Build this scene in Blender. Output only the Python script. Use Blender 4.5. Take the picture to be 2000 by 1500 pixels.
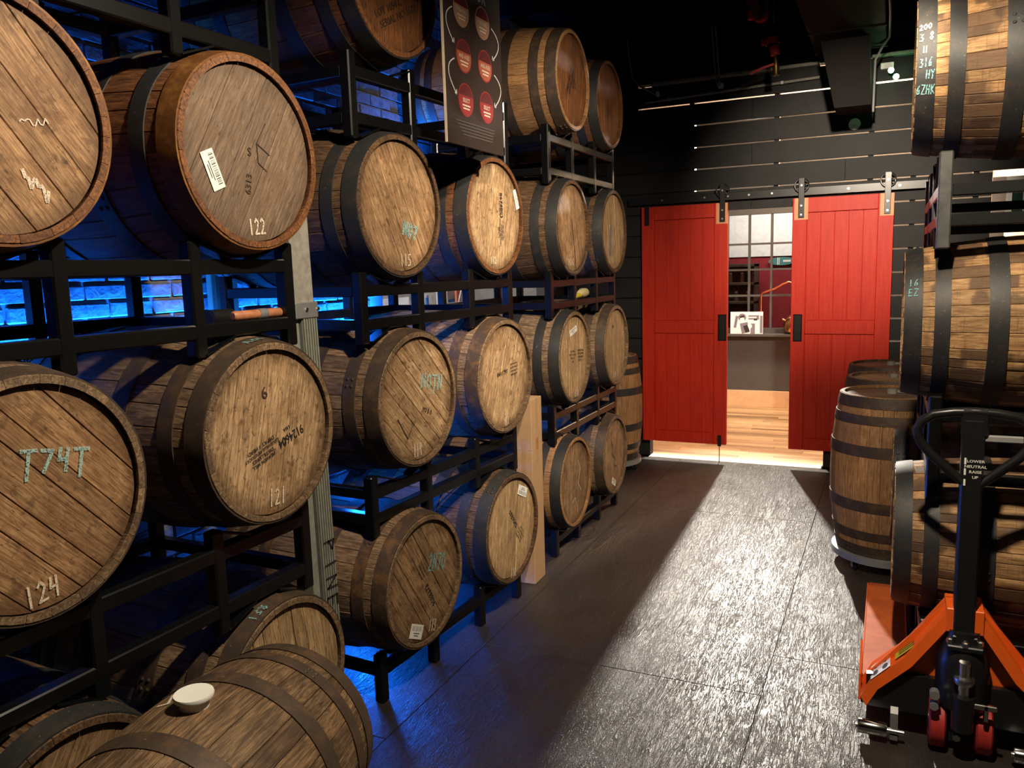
import bpy, math, random
from mathutils import Matrix, Vector
random.seed(7)
R = math.radians
for o in list(bpy.data.objects):
    bpy.data.objects.remove(o, do_unlink=True)
SC = bpy.context.scene
COL = SC.collection

# ------------------------------------------------------------------ camera
cam_d = bpy.data.cameras.new('camera'); cam = bpy.data.objects.new('camera', cam_d); COL.objects.link(cam)
def cam_basis(yaw, pit, rol):
    cy, sy, cp, sp, cr, sr = math.cos(yaw), math.sin(yaw), math.cos(pit), math.sin(pit), math.cos(rol), math.sin(rol)
    f = Vector((-sy*cp, cy*cp, -sp)); r = Vector((cy, sy, 0)); d = f.cross(r)
    return cr*r + sr*d, -(-sr*r + cr*d), -f
cx_, cy_, cz_ = cam_basis(R(25.15863), R(8.06616), R(1.70644))
cam.matrix_world = Matrix(((cx_.x, cy_.x, cz_.x, 0), (cx_.y, cy_.y, cz_.y, 0), (cx_.z, cy_.z, cz_.z, 1.7), (0, 0, 0, 1)))
cam_d.sensor_width = 36; cam_d.lens = 36*1583.07/2000; cam_d.clip_start = .05; cam_d.clip_end = 100
SC.camera = cam
# ------------------------------------------------------------------ world, light, exposure
w = bpy.data.worlds.new('world'); SC.world = w; w.use_nodes = True
w.node_tree.nodes['Background'].inputs[0].default_value = (1, .86, .7, 1)
w.node_tree.nodes['Background'].inputs[1].default_value = .006
SC.view_settings.view_transform = 'Standard'; SC.view_settings.look = 'None'
SC.view_settings.exposure = 0.0; SC.view_settings.gamma = 1.0; SC.view_settings.use_curve_mapping = False
def aim(o, loc, tgt):
    o.location = loc
    o.rotation_euler = (Vector(tgt)-Vector(loc)).to_track_quat('-Z', 'Y').to_euler()
def spot(name, loc, tgt, W, col, ang=90, blend=.6, rad=.05):
    d = bpy.data.lights.new(name, 'SPOT'); d.energy = W; d.color = col; d.spot_size = R(ang); d.spot_blend = blend; d.shadow_soft_size = rad
    o = bpy.data.objects.new(name, d); COL.objects.link(o); aim(o, loc, tgt); return o
def area(name, loc, tgt, W, col, sx, sy):
    d = bpy.data.lights.new(name, 'AREA'); d.shape = 'RECTANGLE'; d.size = sx; d.size_y = sy; d.energy = W; d.color = col
    o = bpy.data.objects.new(name, d); COL.objects.link(o); aim(o, loc, tgt); return o
WARM = (1, .85, .65)
spot('ceiling_spot_near', (-.12, 1.7, 3.1), (-.2, 2.0, 0), 335, WARM, 154, .35, .05)
spot('ceiling_spot_middle', (.2, 2.6, 3.0), (-1.75, 4.5, 1.3), 430, WARM, 72, .6, .05)
spot('ceiling_spot_doors', (-.15, 3.5, 3.0), (-.38, 6.95, 2.12), 950, (1, .84, .66), 42, 1., .05)
spot('next_room_lamp', (-1.37, 9.3, 2.85), (-1.05, 3.6, 0.0), 1900, (1, .92, .80), 62, .3, .045)
area('next_room_fill', (-1.3, 8.3, 3.15), (-1.3, 8.3, 0), 60, (1, .9, .76), .6, .6)  # added fill for the next room, no fixture behind it
area('far_room_light', (-1.3, 10.8, 2.6), (-1.3, 11.2, 1.6), 24, (1, .95, .88), 1.5, .4)
BLUE = (.006, .15, 1)
def blue_strip(y0, y1, z, W, tilt=0., spread=180., x=-2.655):
    d = bpy.data.lights.new('blue_led_light', 'AREA'); d.shape = 'RECTANGLE'; d.size = .03; d.size_y = y1-y0; d.energy = W; d.color = BLUE
    o = bpy.data.objects.new('blue_led_light', d); COL.objects.link(o)
    o.location = (x, (y0+y1)/2, z); o.rotation_euler = (0, math.pi-R(tilt), 0); d.spread = R(spread)
blue_strip(2.4, 5.6, .06, 110, 35, 100)
blue_strip(2.4, 3.7, .08, 3, -80, 150)
blue_strip(.9, 3.95, 1.37, 150, 26, 105)
blue_strip(.9, 2.3, 2.22, 4, 50, 90)
blue_strip(4.0, 4.5, 2.3, 12, 0, 120)
for py, pz, pw in ((3.02, .22, 18), (3.04, .95, 14), (3.05, 1.70, 12), (4.82, .92, 7)):  # added blue fills between the barrels, tinting their sides without any fixture
    d = bpy.data.lights.new('blue_side_fill', 'POINT'); d.energy = pw; d.color = BLUE; d.shadow_soft_size = .03
    o = bpy.data.objects.new('blue_side_fill', d); COL.objects.link(o); o.location = (-2.25, py, pz)
d = bpy.data.lights.new('next_room_gap_fill', 'POINT'); d.energy = 220; d.color = (1, .68, .42); d.shadow_soft_size = .12  # added fill: brightens the next room's ceiling seen through the board gaps
o = bpy.data.objects.new('next_room_gap_fill', d); COL.objects.link(o); o.location = (-.2, 8.7, 2.75)

# ------------------------------------------------------------------ materials
MATS = {}
class NT:
    def __init__(s, name):
        s.m = bpy.data.materials.new(name); s.m.use_nodes = True; s.t = s.m.node_tree
        s.b = s.t.nodes['Principled BSDF']
    def n(s, ty, **kw):
        nd = s.t.nodes.new(ty)
        for k, v in kw.items():
            if hasattr(nd, k) and k not in nd.inputs.keys(): setattr(nd, k, v)
            else:
                i = nd.inputs[k]
                if hasattr(v, 'is_linked') or isinstance(v, bpy.types.NodeSocket): s.t.links.new(v, i)
                else: i.default_value = v
        return nd
    def link(s, a, b): s.t.links.new(a, b)
    def coord(s, scale, rnd=True, which='Object'):
        tc = s.n('ShaderNodeTexCoord'); v = tc.outputs[which]
        if rnd:
            oi = s.n('ShaderNodeObjectInfo')
            mu = s.n('ShaderNodeMath', operation='MULTIPLY'); s.link(oi.outputs['Random'], mu.inputs[0]); mu.inputs[1].default_value = 37.0
            ad = s.n('ShaderNodeVectorMath', operation='ADD'); s.link(v, ad.inputs[0]); s.link(mu.outputs[0], ad.inputs[1]); v = ad.outputs[0]
        mp = s.n('ShaderNodeMapping'); s.link(v, mp.inputs['Vector']); mp.inputs['Scale'].default_value = scale
        return mp.outputs[0]
    def noise(s, vec, scale=1., detail=4., rough=.6, dist=0.):
        nd = s.n('ShaderNodeTexNoise'); s.link(vec, nd.inputs['Vector'])
        nd.inputs['Scale'].default_value = scale; nd.inputs['Detail'].default_value = detail; nd.inputs['Roughness'].default_value = rough; nd.inputs['Distortion'].default_value = dist
        return nd.outputs['Fac']
    def ramp(s, fac, stops):
        nd = s.n('ShaderNodeValToRGB'); s.link(fac, nd.inputs[0]); cr = nd.color_ramp
        while len(cr.elements) < len(stops): cr.elements.new(.5)
        for e, (p, c) in zip(cr.elements, stops):
            e.position = p; e.color = (c, c, c, 1) if isinstance(c, (int, float)) else (*c, 1)
        return nd.outputs['Color']
    def mix(s, fac, a, b, mode='MIX'):
        nd = s.n('ShaderNodeMix', data_type='RGBA', blend_type=mode)
        for i, v in ((0, fac), (6, a), (7, b)):
            if isinstance(v, (int, float)): nd.inputs[i].default_value = v if i == 0 else (v, v, v, 1)
            elif isinstance(v, tuple): nd.inputs[i].default_value = (*v, 1)
            else: s.link(v, nd.inputs[i])
        return nd.outputs[2]
    def bump(s, h, strength=.3, dist=.01):
        nd = s.n('ShaderNodeBump'); s.link(h, nd.inputs['Height']); nd.inputs['Strength'].default_value = strength; nd.inputs['Distance'].default_value = dist
        s.link(nd.outputs[0], s.b.inputs['Normal'])
    def fin(s, col, rough=.5, metal=0., spec=.5):
        for k, v in (('Base Color', col), ('Roughness', rough), ('Metallic', metal), ('Specular IOR Level', spec)):
            i = s.b.inputs[k]
            if isinstance(v, tuple): i.default_value = (*v, 1)
            elif isinstance(v, (int, float)): i.default_value = v
            else: s.link(v, i)
        MATS[s.m.name] = s.m; return s.m

def plain(name, col, rough=.5, metal=0., spec=.5, var=.12, sc=14.):
    t = NT(name); f = t.noise(t.coord((1, 1, 1)), sc, 5, .65)
    c = t.ramp(f, [(.3, tuple(k*(1-var) for k in col)), (.7, tuple(min(1, k*(1+var)) for k in col))])
    return t.fin(c, rough, metal, spec)
def emit(name, col, st):
    t = NT(name); t.b.inputs['Emission Color'].default_value = (*col, 1); t.b.inputs['Emission Strength'].default_value = st
    return t.fin(tuple(min(1, c) for c in col), .5)

def head_wood(name, dark, light, stain, stain_amt=.55, spots=.45, rim=.5):
    t = NT(name)
    g = t.noise(t.coord((40, 200, 13)), 1, 6, .68, .7)
    c = t.ramp(g, [(.30, tuple(k*.55 for k in dark)), (.42, dark), (.52, tuple((a+b)/2 for a, b in zip(dark, light))), (.64, light)])
    g0 = t.noise(t.coord((12, 45, 4)), 1, 4, .6, 1.0)
    c = t.mix(1., c, t.ramp(g0, [(.3, .70), (.55, 1.), (.75, 1.18)]), 'MULTIPLY')
    fl = t.noise(t.coord((60, 380, 26)), 1, 3, .6, .5)
    c = t.mix(t.ramp(fl, [(.56, 0.), (.66, .55)]), c, tuple(k*.45 for k in dark))
    oi = t.n('ShaderNodeObjectInfo')
    c = t.mix(1., c, t.ramp(oi.outputs['Random'], [(0, (.80, .78, .75)), (.5, (.95, .93, .9)), (1, (1.1, 1.07, 1.02))]), 'MULTIPLY')
    big = t.noise(t.coord((1, 1, 1), False), 5.5, 6, .7, .6)
    # per-barrel stains: the barrel's own location shifts the pattern
    lo = t.n('ShaderNodeObjectInfo'); vo = t.n('ShaderNodeVectorMath', operation='SCALE'); t.link(lo.outputs['Location'], vo.inputs[0]); vo.inputs['Scale'].default_value = 3.7
    tc = t.n('ShaderNodeTexCoord'); va = t.n('ShaderNodeVectorMath', operation='ADD'); t.link(tc.outputs['Object'], va.inputs[0]); t.link(vo.outputs[0], va.inputs[1])
    big = t.noise(va.outputs[0], 6, 8, .74, .6)
    c = t.mix(t.ramp(big, [(.46, 0.), (.64, min(1., stain_amt*1.25))]), c, stain)
    sp = t.noise(va.outputs[0], 30, 5, .65, .5)
    c = t.mix(t.ramp(sp, [(.56, 0.), (.66, spots)]), c, tuple(k*.5 for k in stain))
    s8 = t.noise(t.coord((70, 110, 35)), 1, 3, .6, .4)
    c = t.mix(t.ramp(s8, [(.62, 0.), (.69, .75)]), c, tuple(k*.4 for k in stain))
    # soaked rim, ragged
    sx = t.n('ShaderNodeSeparateXYZ'); t.link(tc.outputs['Object'], sx.inputs[0])
    cb = t.n('ShaderNodeCombineXYZ'); t.link(sx.outputs[1], cb.inputs[1]); t.link(sx.outputs[2], cb.inputs[2])
    ln = t.n('ShaderNodeVectorMath', operation='LENGTH'); t.link(cb.outputs[0], ln.inputs[0])
    rg = t.noise(va.outputs[0], 11, 6, .75)
    ma = t.n('ShaderNodeMath', operation='MULTIPLY_ADD'); t.link(rg, ma.inputs[0]); ma.inputs[1].default_value = .13; t.link(ln.outputs[1], ma.inputs[2])
    c = t.mix(t.ramp(ma.outputs[0], [(.262, 0.), (.308, rim)]), c, tuple(k*.4 for k in stain))
    t.bump(g, .35, .004)
    return t.fin(c, .62, 0, .35)
head_wood('head_pale', (.30, .185, .095), (.64, .44, .25), (.17, .085, .035), .45, .7, .75)
head_wood('head_tan', (.26, .15, .075), (.54, .345, .185), (.15, .07, .028), .6, .55, .55)
head_wood('head_gold', (.30, .185, .09), (.60, .42, .23), (.20, .12, .05), .4, .3, .4)
head_wood('head_orange', (.23, .12, .055), (.46, .28, .14), (.13, .06, .025), .6, .55, .6)
head_wood('head_grey', (.125, .082, .054), (.25, .172, .114), (.13, .075, .04), .5, .3, .5)
head_wood('head_brown', (.20, .115, .055), (.42, .265, .14), (.11, .055, .024), .6, .5, .6)
head_wood('head_red', (.14, .05, .014), (.27, .105, .032), (.08, .026, .008), .5, .2, .4)

def stave_wood(name, dark, light, stain, patch=None, patch_amt=0., stain_amt=.7):
    t = NT(name)
    g = t.noise(t.coord((9, 130, 130)), 1, 6, .7, .6)
    c = t.ramp(g, [(.32, tuple(k*.5 for k in dark)), (.45, dark), (.66, light)])
    oi = t.n('ShaderNodeObjectInfo')
    c = t.mix(1., c, t.ramp(oi.outputs['Random'], [(0, (.72, .70, .68)), (.5, (.92, .9, .88)), (1, (1.1, 1.05, 1.0))]), 'MULTIPLY')
    if patch:
        p = t.noise(t.coord((5.5, .9, .9)), 1, 2, .4)
        c = t.mix(t.ramp(p, [(.50, 0.), (.53, patch_amt)]), c, patch)
        p2 = t.noise(t.coord((2.2, 2, 2)), 2.5, 3, .5)
        c = t.mix(t.ramp(p2, [(.57, 0.), (.61, patch_amt*.8)]), c, tuple(k*.5 for k in patch))
        sw = t.noise(t.coord((160, 9, 9)), 1, 2, .5)
        c = t.mix(t.ramp(sw, [(.58, 0.), (.7, .35)]), c, tuple(k*.7 for k in patch))
    big = t.noise(t.coord((2.4, 5, 5)), 1.6, 7, .72, .5)
    c = t.mix(t.ramp(big, [(.46, 0.), (.66, stain_amt)]), c, stain)
    t.bump(g, .4, .005)
    return t.fin(c, .62, 0, .35)
stave_wood('stave_weathered', (.14, .085, .045), (.34, .23, .13), (.055, .035, .022))
stave_wood('stave_dark', (.075, .04, .02), (.20, .115, .055), (.03, .018, .011))
stave_wood('stave_aged', (.10, .06, .03), (.27, .17, .085), (.04, .022, .012), None, 0, .8)
stave_wood('stave_red', (.12, .045, .014), (.27, .115, .04), (.055, .02, .008), None, 0, .5)
stave_wood('stave_striped', (.30, .165, .065), (.55, .34, .155), (.14, .07, .03), (.085, .045, .024), .85, .3)
stave_wood('stave_oak', (.28, .14, .055), (.50, .29, .125), (.15, .075, .03), (.2, .1, .045), .35, .35)

def hoop_steel(name, base, rust, amt, rough=.55):
    t = NT(name); f = t.noise(t.coord((1, 1, 1)), 16, 7, .7)
    c = t.mix(t.ramp(f, [(.48, 0.), (.66, amt)]), base, rust)
    f2 = t.noise(t.coord((1, 1, 1)), 90, 4, .6); c = t.mix(t.ramp(f2, [(.66, 0.), (.74, .5)]), c, (.3, .27, .22))
    t.bump(f2, .15, .002)
    return t.fin(c, rough, .25, .5)
hoop_steel('hoop_black', (.022, .022, .022), (.05, .036, .024), .7)
hoop_steel('hoop_rusty', (.06, .036, .022), (.20, .095, .03), .85, .7)
hoop_steel('hoop_brown', (.05, .033, .022), (.11, .06, .028), .8, .6)
hoop_steel('hoop_copper', (.13, .05, .012), (.30, .13, .03), .8, .5)

plain('black_paint', (.004, .004, .004), .28, 0, .38)
plain('rack_sheen_grey', (.10, .10, .095), .42, .5, .5, .3)  # lighter grey standing in for light reflected off the right rack's front posts
plain('black_board', (.009, .0085, .008), .6, 0, .25, .4, 6)
plain('black_steel', (.012, .012, .012), .32, .2)
plain('ceiling_black', (.006, .006, .006), .9, 0, .1)
plain('duct_black', (.006, .0045, .004), .8, 0, .15)
plain('mortar', (.17, .17, .17), .85); 
plain('white_plastic', (.72, .72, .66), .45, 0, .4, .03)
plain('paper_white', (.72, .70, .64), .7, 0, .2, .06)
plain('ink_black', (.015, .013, .012), .7)
plain('ink_brown', (.045, .024, .012), .8)
def chalk_mat(name, col, lo):
    t = NT(name); f = t.noise(t.coord((1, 1, 1)), 260, 3, .6)
    t.link(t.ramp(f, [(lo, 0.), (lo+.14, .9)]), t.b.inputs['Alpha']); t.fin(col, .9, 0, .1)
chalk_mat('chalk_white', (.70, .60, .47), .34); chalk_mat('chalk_blue', (.32, .50, .46), .38); chalk_mat('chalk_teal', (.22, .46, .46), .38)
plain('chrome', (.75, .74, .70), .15, 1.0)
plain('steel_bolt', (.55, .55, .53), .3, 1.0)
plain('orange_paint', (.78, .115, .012), .35, 0, .5, .08)
plain('orange_worn', (.55, .115, .03), .6, 0, .2, .25, 9)
plain('print_faint', (.05, .042, .04), .7)
plain('red_rubber', (.34, .022, .016), .55, 0, .4)
plain('tape_yellow', (.45, .40, .02), .5)
plain('cardboard', (.42, .26, .14), .8, 0, .2, .07)
plain('tape_brown', (.40, .24, .12), .35)
plain('grey_board', (.24, .225, .19), .8, 0, .2, .25, 40)
plain('green_grey', (.20, .205, .165), .75, 0, .25, .2, 30)
plain('galvanized', (.42, .43, .42), .38, .7, .5, .15)
plain('copper', (.80, .36, .16), .2, 1.0)
plain('brass', (.72, .46, .12), .28, 1.0)
plain('valve_red', (.45, .03, .012), .5)
plain('cable_grey', (.22, .22, .21), .6)
plain('rod_wood', (.40, .155, .07), .5, 0, .4, .3, 25)
plain('banner_black', (.020, .012, .010), .6, 0, .3)
plain('banner_red', (0.165, 0.0121, 0.011), .6); plain('banner_dark_red', (0.0605, 0.0044, 0.0055), .6)
plain('banner_cream', (0.231, 0.1265, 0.0825), .6); plain('banner_orange', (0.231, 0.055, 0.0275), .6); plain('banner_grey', (.42, .40, .38), .6)
plain('banner_edge', (0.4125, 0.33, 0.2475), .6)
plain('drywall_white', (.80, .78, .74), .8)
plain('room_ceiling_white', (.84, .82, .78), .8)
plain('wall_dark_grey', (.055, .053, .050), .6)
plain('trim_wood', (.60, .40, .23), .5, 0, .4, .1)
plain('red_wall', (.26, .012, .018), .7)
plain('brown_shelf', (.07, .045, .028), .7, 0, .3, .5, 12)
plain('teal_paint', (.06, .22, .19), .6)
plain('window_frame_grey', (.045, .045, .042), .55)
plain('white_frame', (.70, .70, .64), .5)
plain('threshold_concrete', (.36, .34, .31), .8)
plain('pink_plaster', (.42, .33, .28), .8)
plain('green_glass', (.02, .055, .045), .15)
plain('photo_grey', (.16, .15, .18), .6); plain('photo_white', (.78, .76, .80), .6)
plain('bottle_blue', (.10, .35, .75), .2); plain('box_white', (.75, .75, .78), .6); plain('crate_red', (.55, .14, .08), .7)
plain('crate_wood', (.20, .13, .075), .8)
plain('bristle_tan', (.42, .34, .18), .8)
plain('green_paint', (.04, .12, .07), .6)
emit('lamp_green_white', (.75, 1, .55), 30)
emit('blue_led', (.05, .3, 1), 6)

t = NT('red_door'); g = t.noise(t.coord((60, 60, 4)), 1, 5, .6, .4)
c = t.ramp(g, [(.3, (.36, .009, .002)), (.7, (.47, .024, .005))]); t.bump(g, .12, .003); t.fin(c, .5, 0, .28)
t = NT('red_door_raw'); g = t.noise(t.coord((60, 60, 4)), 1, 5, .6, .4)
c = t.ramp(g, [(.3, (.50, .20, .085)), (.7, (.62, .27, .12))]); t.bump(g, .12, .003); t.fin(c, .5, 0, .4)

t = NT('brick_face'); f = t.noise(t.coord((8, 22, 26)), 1, 6, .65, .5)
c = t.ramp(f, [(.3, (.07, .07, .07)), (.7, (.17, .165, .165))]); t.bump(f, .6, .012); t.fin(c, .7, 0, .3)

t = NT('plank_light')
g = t.noise(t.coord((4, 75, 75)), 1, 6, .6, .7); c = t.ramp(g, [(.3, (.30, .18, .09)), (.7, (.66, .48, .29))])
oi = t.n('ShaderNodeObjectInfo'); c = t.mix(1., c, t.ramp(oi.outputs['Random'], [(0, (.45, .40, .36)), (.35, (.8, .76, .72)), (1, (1.15, 1.1, 1.05))]), 'MULTIPLY')
t.fin(c, .4, 0, .4)

# black scuffed sheet floor: relief only, plus worn scratches
t = NT('floor_sheet')
tc = t.n('ShaderNodeTexCoord'); ob = tc.outputs['Object']
def fm(rot, sc):
    mp = t.n('ShaderNodeMapping'); t.link(ob, mp.inputs['Vector']); mp.inputs['Rotation'].default_value = (0, 0, R(rot)); mp.inputs['Scale'].default_value = sc
    return mp.outputs[0]
wob = t.noise(fm(0, (1, 1, 1)), 2.3, 3, .5)
def scratch(rot, sx, sy, lo, hi, d=1.4):
    return t.ramp(t.noise(fm(rot, (sx, sy, 1)), 1, 3, .55, d), [(lo, 0.), ((lo+hi)/2, 1.), (hi, 0.)])
s1 = scratch(20, 62, 8, .48, .56); s2 = scratch(-38, 55, 8, .48, .56); s3 = scratch(75, 60, 9, .485, .55); s4 = scratch(-12, 95, 10, .48, .57)
s5 = scratch(-28, 16, 1.1, .497, .512, .5); s6 = scratch(33, 14, 1.2, .497, .510, .5)
m1 = t.mix(t.ramp(wob, [(.42, 0.), (.58, 1.)]), s1, s2); m2 = t.mix(t.ramp(t.noise(fm(40, (1, 1, 1)), 1.7, 3, .5), [(.4, 0.), (.6, 1.)]), s3, s4)
h = t.mix(.5, m1, m2, 'ADD'); fine = t.noise(fm(0, (1, 1, 1)), 120, 5, .65); h2 = t.mix(.35, h, fine)
long_ = t.mix(1., s5, s6, 'ADD'); h2 = t.mix(.6, h2, long_, 'ADD')
base = t.noise(fm(0, (1, 1, 1)), 3.5, 6, .65)
c = t.ramp(base, [(.3, (.020, .016, .013)), (.7, (.036, .030, .025))])
c = t.mix(t.ramp(long_, [(.5, 0.), (1., .35)]), c, (.10, .088, .075))
rgh = t.ramp(base, [(.3, .29), (.7, .37)])
t.bump(h2, .5, .0042); t.fin(c, rgh, 0, .5)

M = MATS
# ------------------------------------------------------------------ mesh helpers
class MB:
    def __init__(s): s.v = []; s.f = []
    def box(s, x0, x1, y0, y1, z0, z1):
        i = len(s.v); s.v += [(x, y, z) for x in (x0, x1) for y in (y0, y1) for z in (z0, z1)]
        s.f += [tuple(i+k for k in q) for q in ((0, 1, 3, 2), (4, 6, 7, 5), (0, 4, 5, 1), (2, 3, 7, 6), (0, 2, 6, 4), (1, 5, 7, 3))]; return s
    def bbox(s, x0, x1, y0, y1, z0, z1, b=.003):
        """box with chamfered edges: hull of the three inset boxes"""
        P = []
        for sx in (0, 1):
            for sy in (0, 1):
                for sz in (0, 1):
                    X, Y, Z = (x0, x1)[sx], (y0, y1)[sy], (z0, z1)[sz]
                    dx, dy, dz = (b, -b)[sx], (b, -b)[sy], (b, -b)[sz]
                    P.append(((X, Y+dy, Z+dz), (X+dx, Y, Z+dz), (X+dx, Y+dy, Z)))
        i = len(s.v)
        for p in P: s.v += list(p)
        V = lambda sx, sy, sz, k: i+(sx*4+sy*2+sz)*3+k
        for a in (0, 1):
            s.f.append(tuple(V(a, y, z, 0) for y, z in ((0, 0), (0, 1), (1, 1), (1, 0))))
            s.f.append(tuple(V(x, a, z, 1) for x, z in ((0, 0), (0, 1), (1, 1), (1, 0))))
            s.f.append(tuple(V(x, y, a, 2) for x, y in ((0, 0), (0, 1), (1, 1), (1, 0))))
        for a in (0, 1):
            for c in (0, 1):
                s.f.append((V(a, c, 0, 0), V(a, c, 1, 0), V(a, c, 1, 1), V(a, c, 0, 1)))
                s.f.append((V(a, 0, c, 0), V(a, 1, c, 0), V(a, 1, c, 2), V(a, 0, c, 2)))
                s.f.append((V(0, a, c, 1), V(1, a, c, 1), V(1, a, c, 2), V(0, a, c, 2)))
        for x in (0, 1):
            for y in (0, 1):
                for z in (0, 1): s.f.append((V(x, y, z, 0), V(x, y, z, 1), V(x, y, z, 2)))
        return s
    def tube(s, pts, r, n=10, cap=True, closed=False):
        pts = [Vector(p) for p in pts]; i0 = len(s.v); m = len(pts); prev = None
        for k, p in enumerate(pts):
            a = pts[k-1] if (k or closed) else pts[0]; b = pts[(k+1) % m] if (k < m-1 or closed) else pts[-1]
            d = (b-a).normalized()
            if prev is None: u = d.orthogonal().normalized()
            else:
                u = prev - d*prev.dot(d); u = u.normalized() if u.length > 1e-6 else d.orthogonal().normalized()
            prev = u; v = d.cross(u); rr = r[k] if isinstance(r, (list, tuple)) else r
            for q in range(n):
                t_ = 2*math.pi*q/n; s.v.append(tuple(p+rr*(math.cos(t_)*u+math.sin(t_)*v)))
        for k in range(m if closed else m-1):
            for q in range(n):
                a = i0+k*n+q; b = i0+k*n+(q+1) % n; c_ = i0+((k+1) % m)*n+(q+1) % n; d = i0+((k+1) % m)*n+q
                s.f.append((a, b, c_, d))
        if cap and not closed:
            s.f.append(tuple(i0+q for q in range(n-1, -1, -1))); s.f.append(tuple(i0+(m-1)*n+q for q in range(n)))
        return s
    def lathe(s, prof, n=24, c=(0, 0, 0), ax='z'):
        i0 = len(s.v)
        for (r, h) in prof:
            for q in range(n):
                t_ = 2*math.pi*q/n; a, b = r*math.cos(t_), r*math.sin(t_)
                p = {'z': (a, b, h), 'x': (h, a, b), 'y': (b, h, a)}[ax]
                s.v.append(tuple(p[k]+c[k] for k in range(3)))
        for k in range(len(prof)-1):
            for q in range(n): s.f.append((i0+k*n+q, i0+k*n+(q+1) % n, i0+(k+1)*n+(q+1) % n, i0+(k+1)*n+q))
        s.f.append(tuple(i0+q for q in range(n-1, -1, -1))); s.f.append(tuple(i0+(len(prof)-1)*n+q for q in range(n)))
        return s
    def prism(s, pts, ax, a, b):
        """polygon pts (2D) extruded along axis ax from a to b"""
        i = len(s.v); n = len(pts)
        for h in (a, b):
            for p, q in pts: s.v.append({'x': (h, p, q), 'y': (p, h, q), 'z': (p, q, h)}[ax])
        s.f.append(tuple(range(i+n-1, i-1, -1))); s.f.append(tuple(range(i+n, i+2*n)))
        for k in range(n): s.f.append((i+k, i+(k+1) % n, i+n+(k+1) % n, i+n+k))
        return s
    def mesh(s, name, smooth=False, mat=None):
        me = bpy.data.meshes.new(name); me.from_pydata(s.v, [], s.f)
        bmfix(me)
        if smooth:
            me.polygons.foreach_set('use_smooth', [True]*len(me.polygons)); me.set_sharp_from_angle(angle=R(38))
        me.materials.append(mat); return me
import bmesh
def bmfix(me):
    bm = bmesh.new(); bm.from_mesh(me); bmesh.ops.recalc_face_normals(bm, faces=bm.faces); bm.to_mesh(me); bm.free()
def add(name, me, parent=None, mat=None, mw=None, **props):
    o = bpy.data.objects.new(name, me); COL.objects.link(o)
    if parent is not None: o.parent = parent
    if mw is not None: o.matrix_local = mw
    if mat is not None:
        if me.materials and me.materials[0] is None: me.materials[0] = mat
        elif me.materials and me.materials[0] != mat:
            o.material_slots[0].link = 'OBJECT'; o.material_slots[0].material = mat
    for k, v in props.items(): o[k] = v
    return o
def part(name, mb, mat, parent=None, smooth=False, **props):
    return add(name, mb.mesh(name, smooth, mat), parent, mat, **props)
def thing(name, label, cat, loc=(0, 0, 0), rz=0., group=None, scale=1.):
    o = bpy.data.objects.new(name, None); COL.objects.link(o); o.empty_display_size = .1
    o.location = loc; o.rotation_euler = (0, 0, rz); o.scale = (scale,)*3; o['label'] = label; o['category'] = cat
    if group: o['group'] = group
    return o
def struct(name, mb, mat, smooth=False):
    return part(name, mb, mat, None, smooth, kind='structure')

# flat marks: 2D vertex lists put on a plane (origin, ux, uy)
_txt = {}
def text2d(s, size=1., align='CENTER'):
    k = (s, align)
    if k not in _txt:
        cu = bpy.data.curves.new('t', 'FONT'); cu.body = s; cu.align_x = align; cu.align_y = 'CENTER'; cu.size = 1; cu.resolution_u = 2; cu.offset = .012
        ob = bpy.data.objects.new('t', cu); COL.objects.link(ob); dg = bpy.context.evaluated_depsgraph_get()
        me = bpy.data.meshes.new_from_object(ob.evaluated_get(dg))
        _txt[k] = ([tuple(v.co[:2]) for v in me.vertices], [tuple(p.vertices) for p in me.polygons])
        bpy.data.meshes.remove(me); bpy.data.objects.remove(ob); bpy.data.curves.remove(cu)
    V, F = _txt[k]; return [(x*size, y*size) for x, y in V], F
def rect2d(w_, h_, cx=0., cy=0.):
    return [(cx-w_/2, cy-h_/2), (cx+w_/2, cy-h_/2), (cx+w_/2, cy+h_/2), (cx-w_/2, cy+h_/2)], [(0, 1, 2, 3)]
def join2d(*items):
    V = []; F = []
    for v, f in items:
        n = len(V); V += v; F += [tuple(i+n for i in q) for q in f]
    return V, F
def xf2d(vf, ang=0., dx=0., dy=0., sx=1., sy=1.):
    c, s_ = math.cos(R(ang)), math.sin(R(ang)); V, F = vf
    return [(c*x*sx-s_*y*sy+dx, s_*x*sx+c*y*sy+dy) for x, y in V], F
def on_plane(vf, org, ux, uy):
    org, ux, uy = Vector(org), Vector(ux), Vector(uy); mb = MB()
    mb.v = [tuple(org+x*ux+y*uy) for x, y in vf[0]]; mb.f = list(vf[1]); return mb
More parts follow.
